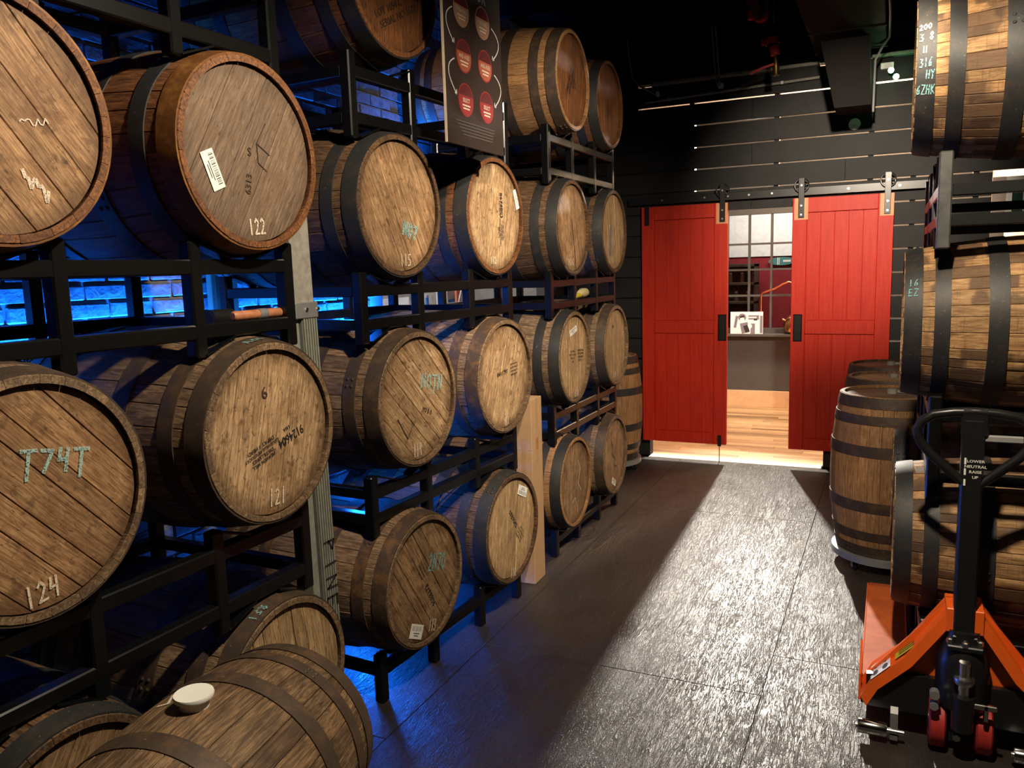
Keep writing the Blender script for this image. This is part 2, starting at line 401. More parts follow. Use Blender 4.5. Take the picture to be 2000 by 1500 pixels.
GLY = {'0': [[(.5, 1), (.1, .7), (.1, .3), (.5, 0), (.85, .3), (.85, .7), (.5, 1)]], '1': [[(.45, 1), (.5, 0)]],
 '2': [[(.1, .8), (.4, 1), (.8, .75), (.5, .35), (.1, .02), (.95, .05)]], '3': [[(.1, .95), (.75, .85), (.35, .55), (.85, .35), (.6, 0), (.05, .08)]],
 '4': [[(.2, 1), (.12, .5), (.75, .55)], [(.75, 1), (.7, 0)]], '5': [[(.85, 1), (.25, .95), (.2, .55), (.75, .5), (.7, .08), (.1, .02)]],
 '6': [[(.75, 1), (.2, .5), (.25, .05), (.75, .1), (.7, .45), (.22, .4)]], '7': [[(.1, .95), (.9, .95), (.4, 0)]],
 '8': [[(.5, .52), (.15, .78), (.5, 1), (.85, .78), (.5, .52), (.12, .25), (.5, 0), (.88, .25), (.5, .52)]], '9': [[(.8, .85), (.4, 1), (.15, .7), (.5, .5), (.8, .85), (.7, 0)]],
 'N': [[(.1, 0), (.12, 1), (.8, .1), (.85, 1)]], 'O': [[(.5, 1), (.1, .6), (.3, .05), (.8, .2), (.85, .7), (.5, 1)]], 'T': [[(0, .95), (1, .95)], [(.5, .95), (.52, -.3)]],
 'V': [[(.05, 1), (.45, 0), (.85, 1)]], 'S': [[(.8, .9), (.3, 1), (.2, .6), (.75, .4), (.6, 0), (.1, .1)]], 'R': [[(.15, 0), (.15, 1), (.7, .9), (.65, .55), (.15, .5), (.85, 0)]],
 'P': [[(.2, 0), (.2, 1), (.85, .8), (.2, .45)]], 'I': [[(.5, 0), (.5, 1)]], 'H': [[(.1, 0), (.15, 1)], [(.8, 0), (.85, 1)], [(.1, .5), (.85, .55)]], 'K': [[(.15, 0), (.15, 1)], [(.85, 1), (.2, .45), (.95, .05)]],
 'Y': [[(.05, 1), (.45, .5), (.85, 1)], [(.45, .5), (.4, -.1)]], 'E': [[(.85, 1), (.15, 1), (.15, 0), (.85, 0)], [(.15, .5), (.7, .5)]], ' ': [], '/': [[(.2, 0), (.8, 1)]],
 '.': [[(.4, 0), (.5, .05)]], 'Z': [[(.1, 1), (.9, 1), (.1, 0), (.9, 0)]], 'J': [[(.7, 1), (.7, .2), (.4, 0), (.1, .2)]], 'F': [[(.85, 1), (.15, 1), (.15, 0)], [(.15, .5), (.7, .5)]], 'B': [[(.15, 0), (.15, 1), (.7, .8), (.2, .52), (.8, .25), (.15, 0)]]}
def chalk2d(s, w_, h_, lw=.005, slant=.1):
    rnd = random.Random(hash(s) % 9973 if False else sum(ord(c)*(i+3) for i, c in enumerate(s))); V = []; F = []; n = len(s); cw = w_/n
    for i, ch in enumerate(s):
        for line in GLY.get(ch, []):
            P = [((i+.08+.8*x)*cw - w_/2 + slant*y*h_*.5 + rnd.uniform(-.02, .02)*cw, (y-.5)*h_ + rnd.uniform(-.02, .02)*h_) for x, y in line]
            for a, b in zip(P[:-1], P[1:]):
                dx, dy = b[0]-a[0], b[1]-a[1]; l = math.hypot(dx, dy) or 1; nx, ny = -dy/l*lw/2, dx/l*lw/2; ex, ey = dx/l*lw*.35, dy/l*lw*.35
                k = len(V); V += [(a[0]-ex+nx, a[1]-ey+ny), (a[0]-ex-nx, a[1]-ey-ny), (b[0]+ex-nx, b[1]+ey-ny), (b[0]+ex+nx, b[1]+ey+ny)]; F.append((k, k+1, k+2, k+3))
    return V, F
def poly2d(P, lw):
    V = []; F = []
    for a, b in zip(P[:-1], P[1:]):
        dx, dy = b[0]-a[0], b[1]-a[1]; l = math.hypot(dx, dy) or 1; nx, ny = -dy/l*lw/2, dx/l*lw/2
        k = len(V); V += [(a[0]+nx, a[1]+ny), (a[0]-nx, a[1]-ny), (b[0]-nx, b[1]-ny), (b[0]+nx, b[1]+ny)]; F.append((k, k+1, k+2, k+3))
    return V, F
def disc2d(r, n=28, cx=0., cy=0., a0=0., a1=360.):
    k = n if a1-a0 >= 360 else n+1
    return [(cx+r*math.cos(R(a0+(a1-a0)*i/n)), cy+r*math.sin(R(a0+(a1-a0)*i/n))) for i in range(k)], [tuple(range(k))]
# ================================================================== THE SETTING
YW = 7.0
# floor: sub-base with loose sheets laid on it
fl = struct('floor', MB().box(-2.9, 1.9, -2.6, YW-.06, -.06, -.006), M['floor_sheet'])
def sheet(x0, x1, y0, y1, dz=0.):
    part('floor_sheet', MB().bbox(x0+.0015, x1-.0015, y0+.0015, y1-.0015, -.006, dz, .0007), M['floor_sheet'], fl)
for x0, x1, ys in ((-2.85, -1.637, (-2.5, .1, 2.3, 4.64, 6.93)), (-1.637, -.417, (-2.5, -1.5, .78, 3.12, 5.456, 6.93)), (-.417, .803, (-2.5, -1.2, 1.14, 3.48, 5.82, 6.93)), (.803, 1.85, (-2.5, .0, 2.3, 4.7, 6.93))):
    for a, b in zip(ys[:-1], ys[1:]): sheet(x0, x1, a, b, random.uniform(-.0008, 0))
struct('trim_1', MB().bbox(-1.93, -.48, 6.935, 7.06, -.03, .004, .004), M['threshold_concrete'])

# brick wall behind the barrels
XB = -2.72
wl = struct('wall_left', MB().box(-2.9, XB-.012, -2.6, 4.05, 0, 3.6).box(-2.9, XB-.012, 4.05, 6.75, 0, 1.22).box(-2.9, XB-.012, 4.05, 6.75, 1.78, 3.6).box(-2.9, XB-.012, 6.75, 7.2, 0, 3.6), M['mortar'])
bl, bh, cs, jl = .194, .0565, .0677, .2035
brick_me = []
for k in range(4):
    rnd = random.Random(k); mb = MB().bbox(-.05, 0, -bl/2, bl/2, -bh/2, bh/2, .005)
    mb.v = [(x+rnd.uniform(-.003, .003)*(x > -.02), y+rnd.uniform(-.003, .003), z+rnd.uniform(-.002, .002)) for x, y, z in mb.v]
    brick_me.append(mb.mesh('brick', False, M['brick_face']))
rest = MB(); nb = 0
for r_ in range(53):
    z = .034+r_*cs
    for c_ in range(48):
        y = -2.5+c_*jl+(jl/2 if r_ % 2 else 0)
        if 4.05-bl/2 < y < 6.75+bl/2 and 1.22-bh/2 < z < 1.78+bh/2: continue
        if y > 6.9: continue
        seen = 1.55 < y < 3.95 and (1.42 < z < 1.86 or 2.24 < z < 2.62 or .62 < z < .95)
        if seen and nb < 300:
            add('brick', random.choice(brick_me), wl, None, Matrix.Translation((XB+random.uniform(-.004, .004), y, z))); nb += 1
        else:
            j = random.uniform(-.004, .004); rest.box(XB-.05+j, XB+j, y-bl/2, y+bl/2, z-bh/2, z+bh/2)
part('brickwork', rest, M['brick_face'], wl, kind='stuff')

# shop display seen through the opening in the brick wall
struct('wall_shop', MB().box(-3.95, -3.9, 3.6, 7.3, .9, 2.1).box(-3.9, -2.9, 3.55, 3.6, .9, 2.1).box(-3.9, -2.9, 7.25, 7.3, .9, 2.1).box(-3.9, -2.9, 3.6, 7.25, 2.05, 2.1), M['drywall_white'])
area('shop_light', (-3.35, 5.5, 2.0), (-3.35, 5.5, 1), 9, (1, .95, .9), .3, 1.6)

# back wall: studs with separate black boards, daylight gaps between them
wb = struct('wall_back', MB().box(-2.9, -2.02, 7.02, 7.1, 0, 3.7).box(-2.02, -1.93, 7.02, 7.1, 0, 2.28).box(-.47, -.40, 7.02, 7.1, 0, 2.28).box(-1.93, -.47, 7.02, 7.1, 2.215, 2.3)
    .box(-2.02, -1.58, 7.02, 7.05, 2.28, 2.96).box(.95, 1.9, 7.02, 7.1, 0, 3.7).box(.1, .14, 7.02, 7.1, 0, 3.2).box(.52, .56, 7.02, 7.1, 0, 3.2)
    .box(-1.58, -1.54, 7.02, 7.1, 2.3, 3.2).box(-.9, -.86, 7.02, 7.1, 2.3, 3.2).box(-.2, -.16, 7.02, 7.1, 2.3, 3.2)
    .box(-.40, .65, 7.06, 7.075, 0, .95), M['black_board'])
gap, pitch = .012, .1785
k = 0; zt = 3.19
while zt > .02:
    z1 = zt; z0 = max(0, zt-pitch+gap); zt -= pitch
    spans = [(-2.9, 1.9)] if z0 > 2.13 else [(-2.9, -1.93), (-.47, 1.9)]
    for a, b in spans:
        if z0 < 2.3 and z1 > 1.85 and b > .9: segs = [(a, .64), (1.15, b)]
        else: segs = [(a, b)]
        for a2, b2 in segs:
            cut = [a2]+[q for q in ((-1.07, .33) if k % 2 else (-.36, 1.0)) if a2+.3 < q < b2-.3]+[b2]
            for s0, s1 in zip(cut[:-1], cut[1:]):
                part('wall_board', MB().bbox(s0, s1, 7.0, 7.019, z0+random.uniform(-.001, .001), z1, .002), M['black_board'], wb)
    k += 1
struct('trim_2', MB().bbox(-1.9, -.56, 6.93, 7.02, 3.19, 3.215, .004).bbox(-.19, .6, 6.93, 7.02, 3.19, 3.215, .004), M['grey_board'])
struct('wall_upper', MB().box(-2.9, 1.9, 7.0, 7.1, 3.215, 3.75), M['ceiling_black'])
struct('wall_right', MB().box(1.85, 1.95, -2.6, 7.2, 0, 3.75), M['black_board'])
struct('wall_front', MB().box(-2.9, 1.95, -2.7, -2.6, 0, 3.75), M['black_board'])
ce = struct('ceiling', MB().box(-2.9, 1.95, -2.7, 7.2, 3.7, 3.8), M['ceiling_black'])
for y in (-1.6, -.4, .8, 2.0, 3.2, 4.4, 5.6, 6.6):
    part('joist', MB().box(-2.9, 1.95, y-.03, y+.03, 3.5, 3.7), M['ceiling_black'], ce)

# window in the back wall, half hidden by the racks
wn = struct('window_1', MB().box(.73, .77, 6.99, 7.05, 1.86, 2.26).box(1.06, 1.10, 6.99, 7.05, 1.86, 2.26).box(.77, 1.06, 6.99, 7.05, 1.86, 1.91).box(.77, 1.06, 6.99, 7.05, 2.21, 2.26).box(.84, .87, 6.995, 7.04, 1.91, 2.21), M['white_frame'])
part('pane', MB().box(.77, 1.06, 7.02, 7.028, 1.91, 2.21), M['green_glass'], wn)
part('jamb', MB().box(.645, .73, 6.985, 7.05, 1.80, 2.26), M['pink_plaster'], wn)

# the next room
rf = struct('floor_next_room', MB().box(-3.0, 1.2, 7.06, 9.8, -.06, -.012), M['brown_shelf'])
y = 7.06; i = 0
pm = {}
while y < 9.78:
    h = .085; x = -2.9+random.uniform(-.6, 0)
    while x < .6:
        L = random.choice((.62, .9, 1.2))
        if x+L > -2.3:
            if L not in pm: pm[L] = MB().bbox(0, L-.0015, 0, h-.0015, -.012, 0, .001).mesh('floor_plank', False, M['plank_light'])
            add('floor_plank', pm[L], rf, None, Matrix.Translation((x, y, random.uniform(-.0006, 0))))
        x += L
    y += h
struct('wall_next_left', MB().box(-2.6, -2.5, 7.1, 9.9, 0, 3.4), M['wall_dark_grey'])
struct('wall_next_right', MB().box(.9, 1.0, 7.1, 9.9, 0, 3.4), M['drywall_white'])
struct('ceiling_next_room', MB().box(-2.6, 1.0, 7.1, 9.9, 3.3, 3.4), M['room_ceiling_white'])
struct('wall_next_far', MB().box(-2.6, 1.0, 9.80, 9.9, 0, .86).box(-2.6, 1.0, 9.80, 9.9, 2.34, 3.4).box(-2.6, -2.0, 9.8, 9.9, .86, 2.34).box(-.5, 1.0, 9.8, 9.9, .86, 2.34), M['wall_dark_grey'])
struct('baseboard_far', MB().bbox(-2.5, .9, 9.77, 9.80, 0, .195, .003), M['trim_wood'])
struct('trim_3', MB().bbox(-2.1, -.4, 9.62, 9.9, .845, .875, .004), M['window_frame_grey'])
w2 = struct('window_2', MB().box(-2.0, -.5, 9.80, 9.88, 2.24, 2.34).box(-2.0, -.5, 9.80, 9.88, .875, .93).box(-2.0, -1.97, 9.8, 9.88, .93, 2.24).box(-.53, -.5, 9.8, 9.88, .93, 2.24), M['window_frame_grey'])
XC = [-1.97, -1.765, -1.515, -1.266, -1.02, -.77, -.53]; ZR = [.93, 1.31, 1.61, 1.905, 2.24]
for x in XC[1:-1]: part('muntin', MB().box(x-.012, x+.012, 9.81, 9.86, .93, 2.24), M['window_frame_grey'], w2)
for z in ZR[1:-1]: part('muntin', MB().box(-1.97, -.53, 9.815, 9.855, z-.011, z+.011), M['window_frame_grey'], w2)
gl = NT('window_glass'); gl.b.inputs['Transmission Weight'].default_value = 1; gl.b.inputs['IOR'].default_value = 1.05; gl.fin((.95, .96, .95), .02, 0, .2)
for a, b in zip(XC[:-1], XC[1:]):
    for c, d in zip(ZR[:-1], ZR[1:]): part('pane', MB().box(a+.011, b-.011, 9.834, 9.837, c+.01, d-.01), M['window_glass'], w2)
# far room behind the window
struct('wall_far_room', MB().box(-2.6, 1.0, 11.6, 11.7, 0, 1.77), M['red_wall'])
struct('wall_far_upper', MB().box(-2.6, 1.0, 11.58, 11.7, 1.77, 3.4), M['drywall_white'])
struct('ceiling_far_room', MB().box(-2.6, 1.0, 9.9, 11.7, 3.2, 3.3), M['room_ceiling_white'])
struct('floor_far_room', MB().box(-2.6, 1.0, 9.9, 11.7, -.06, 0), M['brown_shelf'])

# ---- sliding doors
def barn_door(n, x0, x1, straps, pull_x):
    d = struct('door_%d' % n, MB().box(x0+.02, x1-.02, 6.945, 6.962, .17, 2.18), M['red_door'])
    y0, y1 = 6.93, 6.972; zb, zt = .152, 2.19; sw = .11
    for a in (x0, x1-sw):
        part('stile', MB().bbox(a, a+sw-.001, y0, y1, zb, zt, .003), M['red_door'], d)
    for a, b in ((zt-.115, zt), (1.11, 1.22), (zb, .25)):
        part('rail', MB().bbox(x0+sw, x1-sw-.001, y0, y1, a, b, .003), M['red_door'], d)
    npl = 5; pw = (x1-x0-2*sw)/npl
    for a, b in ((1.221, zt-.116), (.251, 1.109)):
        for i in range(npl):
            part('panel_board', MB().bbox(x0+sw+i*pw+.0012, x0+sw+(i+1)*pw-.0012, y0+.012, y1, a, b, .0025), M['red_door'], d)
    # flush pull
    p = part('flush_pull', MB().box(pull_x-.03, pull_x+.03, y0-.003, y0+.002, 1.055, 1.265), M['black_steel'], d)
    part('pull_rim', MB().bbox(pull_x-.034, pull_x-.026, y0-.006, y0+.002, 1.05, 1.27, .001).bbox(pull_x+.026, pull_x+.034, y0-.006, y0+.002, 1.05, 1.27, .001)
         .bbox(pull_x-.034, pull_x+.034, y0-.006, y0+.002, 1.262, 1.27, .001).bbox(pull_x-.034, pull_x+.034, y0-.006, y0+.002, 1.05, 1.058, .001), M['black_paint'], p)
    for sx in straps:
        part('raw_corner', MB().bbox(sx-.052, sx+.052 if sx+.052 < x1 else x1-.001, y0-.0015, y0+.004, 2.02, zt-.0005, .0008), M['red_door_raw'], d)
        h = part('hanger', MB().bbox(sx-.022, sx+.022, y0-.012, y0-.004, 2.035, 2.345, .002), M['black_steel'], d)
        wh = MB()
        wh.tube([(sx+.052*math.cos(t_*math.pi/12), 6.926, 2.288+.052*math.sin(t_*math.pi/12)) for t_ in range(24)], .006, 6, False, True)
        wh.lathe([(.012, 6.92), (.012, 6.934)], 10, (sx, 0, 2.288), 'y')
        for q in range(6):
            a = q*math.pi/3+.3; wh.tube([(sx, 6.927, 2.288), (sx+.05*math.cos(a), 6.927, 2.288+.05*math.sin(a))], .004, 5)
        part('wheel', wh, M['black_steel'], h, True)
        bo = MB()
        for z in (2.06, 2.13, 2.288): bo.lathe([(.008, y0-.0165), (.008, y0-.0125), (.004, y0-.0185)][:2], 8, (sx, 0, z), 'y')
        part('bolt', bo, M['steel_bolt'], h)
    return d
d1 = barn_door(1, -1.975, -1.245, (-1.288,), -1.285)
part('hanger', MB().bbox(-1.945, -1.905, 6.918, 6.926, 2.035, 2.2, .002), M['black_steel'], d1)
part('floor_guide', MB().bbox(-1.315, -1.285, 6.915, 6.929, .14, .235, .002).box(-1.303, -1.297, 6.918, 6.926, 0, .14), M['black_steel'], d1)
d2 = barn_door(2, -.738, -.003, (-.672, -.05), -.683)
tr = thing('sliding_door_track', 'long black flat steel track above the red sliding doors', 'door track', (-.9, 6.975, 2.19))
part('track_bar', MB().bbox(-1.2, 1.2, -.025, -.013, .02, .082, .002), M['black_steel'], tr)
for bx in (-.9, -.54, -.35, -.18, .0, .24, .57, .93, 1.14):
    part('bolt', MB().lathe([(.009, -.032), (.009, -.012), (.006, .025)], 8, (bx, 0, .052), 'y'), M['steel_bolt'], tr)

# ================================================================== BARRELS
RB, RE, HL = .316, .2685, .45
def prof(x): return RB-(RB-RE)*(abs(x)/HL)**2.0
XS = [-.45, -.443, -.38, -.29, -.19, -.09, 0, .09, .19, .29, .38, .443, .45]
def stave_set(seed, n=27):
    rnd = random.Random(seed); ws = [rnd.uniform(.72, 1.28) for _ in range(n)]; tot = sum(ws); out = []; a = 0.
    for w_ in ws:
        da = 2*math.pi*w_/tot; g = .0022; lift = rnd.uniform(-.0012, .0008); mb = MB()
        for x in XS:
            r = prof(x)+lift-(.003 if abs(x) == HL else 0); ri = prof(x)-.0205
            for f, rr in ((g, r-.0016), (g+.007, r), (da/2, r), (da-g-.007, r), (da-g, r-.0016), (da-g, ri), (da/2, ri), (g, ri)):
                mb.v.append((x, rr*math.cos(a+f), rr*math.sin(a+f)))
        for k in range(len(XS)-1):
            for q in range(8): mb.f.append((k*8+q, k*8+(q+1) % 8, (k+1)*8+(q+1) % 8, (k+1)*8+q))
        mb.f.append(tuple(range(7, -1, -1))); mb.f.append(tuple((len(XS)-1)*8+q for q in range(8)))
        out.append(mb.mesh('stave', True, M['stave_dark'])); a += da
    return out
STAVES = [stave_set(11), stave_set(29), stave_set(5, 40)]
def hoop_mesh(xa, xb, rv):
    mb = MB(); n = 56
    for q in range(n):
        t_ = 2*math.pi*q/n
        for x, dr in ((xa, -.002), (xa, .0035), ((xa+xb)/2, .0042), (xb, .0035), (xb, -.002)):
            r = prof(x)+dr; mb.v.append((x, r*math.cos(t_), r*math.sin(t_)))
    for q in range(n):
        for k in range(4): a = q*5+k; b = ((q+1) % n)*5+k; mb.f.append((a, b, b+1, a+1))
    for j in (.3, .7):
        x = xa+(xb-xa)*j
        for da in (0, .09):
            c = Vector((x, prof(x)*math.cos(rv+da), prof(x)*math.sin(rv+da))); u = Vector((0, math.cos(rv+da), math.sin(rv+da)))
            mb.tube([c, c+u*.0055, c+u*.008], [.007, .0065, .003], 6)
    return mb.mesh('hoop', True, M['hoop_black'])
HP = [(.388, .447), (.300, .350), (.125, .185), (-.185, -.125), (-.350, -.300), (-.447, -.388)]
HOOPS = [hoop_mesh(a, b, i*1.7) for i, (a, b) in enumerate(HP)]
XH = HL-.014
def head_set(ws):
    tot = sum(ws); r = .2475; out = []; y = -r
    for w_ in ws:
        y0, y1 = y+.0008, y+2*r*w_/tot-.0008; y = y1+.0008; pts = []
        y0, y1 = max(y0, -r+.0004), min(y1, r-.0004)
        for k in range(9): yy = y0+(y1-y0)*k/8; pts.append((yy, math.sqrt(max(0, r*r-yy*yy))))
        pts += [(p, -q) for p, q in reversed(pts)]
        cy, n = (y0+y1)/2, len(pts); mb = MB(); j = random.uniform(-.0009, .0009); b = .0016
        for x, s_ in ((XH-.018, 0), (XH-b+j, 0), (XH+j, b)):
            for p, q in pts:
                l = math.hypot(p, q); mb.v.append((x, p+(s_ if p < cy else -s_)*(abs(p-cy) > (y1-y0)*.42), q-(s_ if q > 0 else -s_)))
        for k in range(2):
            for q in range(n): mb.f.append((k*n+q, k*n+(q+1) % n, (k+1)*n+(q+1) % n, (k+1)*n+q))
        mb.f.append(tuple(range(n-1, -1, -1))); mb.f.append(tuple(2*n+q for q in range(n)))
        out.append(mb.mesh('head_board', False, M['head_tan']))
    return out
HEADS = [head_set((1.0, .8, 1.2, .9, 1.1, .7)), head_set((.7, 1.2, .75, 1., .6, 1.1, .8)), head_set((1.1, 1.4, 1.2, 1.3, .9)), head_set((.6, .9, .5, .8, .7, .6, .9, .7))]
REAR = MB().lathe([(.2475, -XH+.018), (.2475, -XH)], 36, (0, 0, 0), 'x').mesh('rear_head', False, M['head_brown'])
def barrel(pos, th, label, head='head_tan', hs=0, phi=0., stave='stave_weathered', hoop='hoop_brown', roll=None, upright=False, group='oak barrels on the left racks', scale=1., hoops2=None, name='oak_barrel', flat_base=None):
    """pos: centre of the front chime for a lying barrel (facing +X turned by -th); base centre for an upright one"""
    roll = random.uniform(0, 6.28) if roll is None else roll
    if upright:
        rt = thing(name, label, 'barrel', pos, R(th), group, scale); base = Matrix.Translation((0, 0, HL)) @ Matrix.Rotation(-math.pi/2, 4, 'Y')
    else:
        n = Vector((math.cos(R(th)), -math.sin(R(th)), 0)); p = Vector(pos)-n*HL*scale; p.z -= RB*scale
        rt = thing(name, label, 'barrel', p, -R(th), group, scale); base = Matrix.Translation((0, 0, RB))
    mr = base @ Matrix.Rotation(roll, 4, 'X')
    for me in STAVES[2 if stave == 'stave_striped' else hs % 2]: add('stave', me, rt, M[stave], mr)
    for i, me in enumerate(HOOPS): add('hoop', me, rt, M[(hoops2 or {}).get(i, hoop)], mr)
    mh = base @ Matrix.Rotation(R(phi), 4, 'X')
    for me in HEADS[hs]: add('head_board', me, rt, M[head], mh)
    add('rear_head', REAR, rt, M['head_brown'], base)
    rt['_b'] = 1; del rt['_b']
    return rt, base
def mark(b, name, vf, mat, off=.0022, x=None):
    """flat mark on a barrel head; 2D x runs right, y runs up"""
    rt, base = b; xx = XH+off if x is None else x
    me = on_plane(vf, (xx, 0, 0), (0, 1, 0), (0, 0, 1)).mesh(name, False, M[mat])
    return add(name, me, rt, M[mat], base)
def stencil(b, s, u, v, size, ang, mat='ink_black', stretch=1.): mark(b, 'stencil_mark', xf2d(text2d(s), ang, u, v, size, size*stretch), mat)
def chalk(b, s, u, v, w_, h_, ang=0., mat='chalk_white', lw=.0055): mark(b, 'chalk_mark', xf2d(chalk2d(s, w_, h_, lw), ang, u, v), mat, .003)
def sticker(b, u, v, w_, h_, ang, bars=True, side=0):
    rt, base = b; vf = xf2d(rect2d(w_, h_), ang, u, v)
    mb = on_plane(vf, (XH+.002, 0, 0), (0, 1, 0), (0, 0, 1)); n = len(mb.v)
    mb.v += [(x+.0012, y, z) for x, y, z in mb.v]; mb.f = [(0, 3, 2, 1), (4, 5, 6, 7)]+[(k, (k+1) % 4, 4+(k+1) % 4, 4+k) for k in range(4)]
    st = add('barcode_label', mb.mesh('barcode_label', False, M['paper_white']), rt, M['paper_white'], base)
    rnd = random.Random(int(abs(u*1000))); items = []; x = -w_*.40
    while x < w_*.40:
        bw = rnd.choice((.004, .006, .010))*w_*2.2
        items.append(rect2d(bw, h_*.34, x, h_*.20)); x += bw+rnd.choice((.012, .02))*w_*2
    for k in range(2): items.append(rect2d(w_*(.5-.15*k), h_*.05, 0, -h_*(.12+.16*k)))
    me = on_plane(xf2d(join2d(*items), ang+(180 if side else 0), u, v), (XH+.0037, 0, 0), (0, 1, 0), (0, 0, 1)).mesh('barcode_print', False, M['ink_black'])
    add('barcode_print', me, st, M['ink_black'])

b = barrel((-1.668, 1.859, 2.049), 1.5, 'brown barrel with chalk 122 and a tilted barcode label on its head', 'head_grey', 2, -31, 'stave_red', 'hoop_black', hoops2={0: 'hoop_copper'})
sticker(b, -.146, -.058, .108, .046, -68); chalk(b, '122', .004, -.205, .07, .044, 5)
mark(b, 'crayon_line', join2d(poly2d([(.028, .033), (.079, .004)], .003), poly2d([(.07, .094), (.028, .033), (.03, -.022), (.063, -.044)], .003)), 'ink_brown')
stencil(b, 'S', -.003, .005, .034, 0, 'ink_brown'); stencil(b, '6313', -.014, -.085, .03, 80, 'ink_brown')
b = barrel((-1.69, 1.13, 2.05), 1.5, 'large barrel head cut off at the upper left, above chalk 124', 'head_orange', 0, 38, 'stave_red', 'hoop_copper')
rz_ = random.Random(3)
mark(b, 'chalk_mark', poly2d([(.055+.006*k, rz_.uniform(-.012, .008)) for k in range(12)], .003), 'chalk_white', .003)
mark(b, 'chalk_smear', poly2d([(.05+.0055*k, -.12-.004*k+rz_.uniform(-.022, .022)) for k in range(11)], .008), 'chalk_white', .003)
b = barrel((-1.645, 1.10, 1.242), 1.5, 'nearest barrel with chalk 124 and a big green scrawl, at left edge', 'head_orange', 1, 42, 'stave_weathered', 'hoop_brown')
chalk(b, '124', -.012, -.208, .085, .045, 6); chalk(b, 'T74T', .05, .072, .165, .05, -9, 'chalk_blue', .0085)
b = barrel((-1.653, 1.849, 1.239), 1.5, 'pale barrel with stencil 9124604 and chalk 121 beside the grey post', 'head_pale', 2, -14, 'stave_weathered', 'hoop_brown')
stencil(b, '9124604', .080, -.027, .033, 197, stretch=1.25); stencil(b, 'USA', .062, .0, .016, 197)
for i, s in enumerate(('HEAVEN HILL', 'DISTILLERIES', 'LOUISVILLE KENTUCKY', 'DSP KY 1 HEAD')): stencil(b, s, -.040-.003*i, -.078+.0155*i, .0165 if i != 2 else .014, 198)
chalk(b, '121', .002, -.198, .075, .05, -4); stencil(b, '6', -.02, .12, .05, 10, 'ink_brown')
rt, base = b
mb = MB(); V, F = chalk2d('VSR', .075, .035, .005)
for x, yv in V: a = math.pi/2-(x-.03)/.27; mb.v.append((.417+yv, (prof(.417)+.006)*math.cos(a), (prof(.417)+.006)*math.sin(a)))
mb.f = F; me = mb.mesh('chalk_mark', False, M['chalk_teal']); add('chalk_mark', me, rt, M['chalk_teal'], base)
b = barrel((-1.69, 1.885, .42), 1.5, 'bottom barrel half hidden behind the barrel with white bung', 'head_gold', 3, 6, 'stave_weathered', 'hoop_brown')
rt, base = b; mb = MB(); V, F = chalk2d('138', .07, .035, .005)
for x, yv in V: a = math.pi/2-(x-.05)/.27+.15; mb.v.append((.417+yv, (prof(.417)+.006)*math.cos(a), (prof(.417)+.006)*math.sin(a)))
mb.f = F; add('chalk_mark', mb.mesh('chalk_mark', False, M['chalk_teal']), rt, M['chalk_teal'], base)
b = barrel((-1.68, 1.13, .42), 1.5, 'dark-hooped bottom barrel in the lower left corner', 'head_brown', 0, -30, 'stave_dark', 'hoop_black')

b = barrel((-1.72, 2.715, 1.952), 3.5, 'barrel with chalk 115 and faint blue smear under the top row', 'head_tan', 1, 27, 'stave_dark', 'hoop_black')
chalk(b, '115', .022, -.205, .075, .044, 0); chalk(b, 'N07', .06, -.09, .1, .05, -14, 'chalk_blue', .012)
b = barrel((-1.684, 3.477, 1.946), 3.5, 'barrel with stencil 8674803 and narrow label below the hanging banner', 'head_pale', 2, -12, 'stave_red', 'hoop_black')
stencil(b, '8674803', .063, .054, .034, 270); stencil(b, 'USA 18 G 18', .048, .04, .012, 270)
for i, s in enumerate(('HEAVEN HILL', 'DISTILLERIES', 'LOUISVILLE KENTUCKY', 'DSP KY 1')): stencil(b, s, .075-.0135*i, -.072, .0125, 270)
sticker(b, .218, .092, .096, .04, -71); chalk(b, '112', -.028, -.203, .055, .03)
b = barrel((-1.698, 2.748, 1.197), 3.5, 'barrel with chalk 114 and a pale green scrawl, middle row', 'head_pale', 1, 45, 'stave_weathered', 'hoop_brown')
chalk(b, 'N0TN', .10, .055, .16, .06, -10, 'chalk_blue', .008); chalk(b, '114', -.02, -.207, .06, .05)
stencil(b, 'J93 5 0', .06, -.06, .025, -23, 'ink_brown'); mark(b, 'crayon_line', poly2d([(-.14, -.06), (-.08, -.15), (-.05, -.11)], .004), 'ink_brown')
b = barrel((-1.65, 3.46, 1.196), 3.5, 'barrel with smudged stencil 0411797 and chalk 111, rusty hoop', 'head_pale', 2, -22, 'stave_weathered', 'hoop_rusty')
stencil(b, '0411797', -.02, .015, .03, 4); chalk(b, '111', .003, -.218, .045, .036)
for i in range(4): stencil(b, 'HEAVEN HILL DISTILLERIES'[i:12+i], .095, .05-.017*i, .012, 4)
b = barrel((-1.675, 2.70, .455), 3.5, 'bottom barrel with chalk 113, square label and rusty hoops', 'head_brown', 3, 32, 'stave_weathered', 'hoop_rusty')
stencil(b, '9088372', .035, -.075, .034, 118); chalk(b, '113', .037, -.207, .056, .048, -18); sticker(b, -.075, -.19, .088, .058, -26)
for i in range(4): stencil(b, ('HEAVEN HILL', 'DISTILLERIES', 'LOUISVILLE KY', 'DSP KY 1')[i], -.035+.016*i, .042+.006*i, .013, 119)
chalk(b, '2N70', .09, .05, .13, .07, -14, 'chalk_teal', .007)
b = barrel((-1.645, 3.475, .44), 3.5, 'bottom barrel with square label and stencil, behind the cardboard box', 'head_gold', 2, -10, 'stave_dark', 'hoop_black')
stencil(b, '0989042', .016, .04, .034, -55); sticker(b, .122, .155, .098, .05, -25, side=1); chalk(b, '110', .0, -.23, .055, .045, -12)
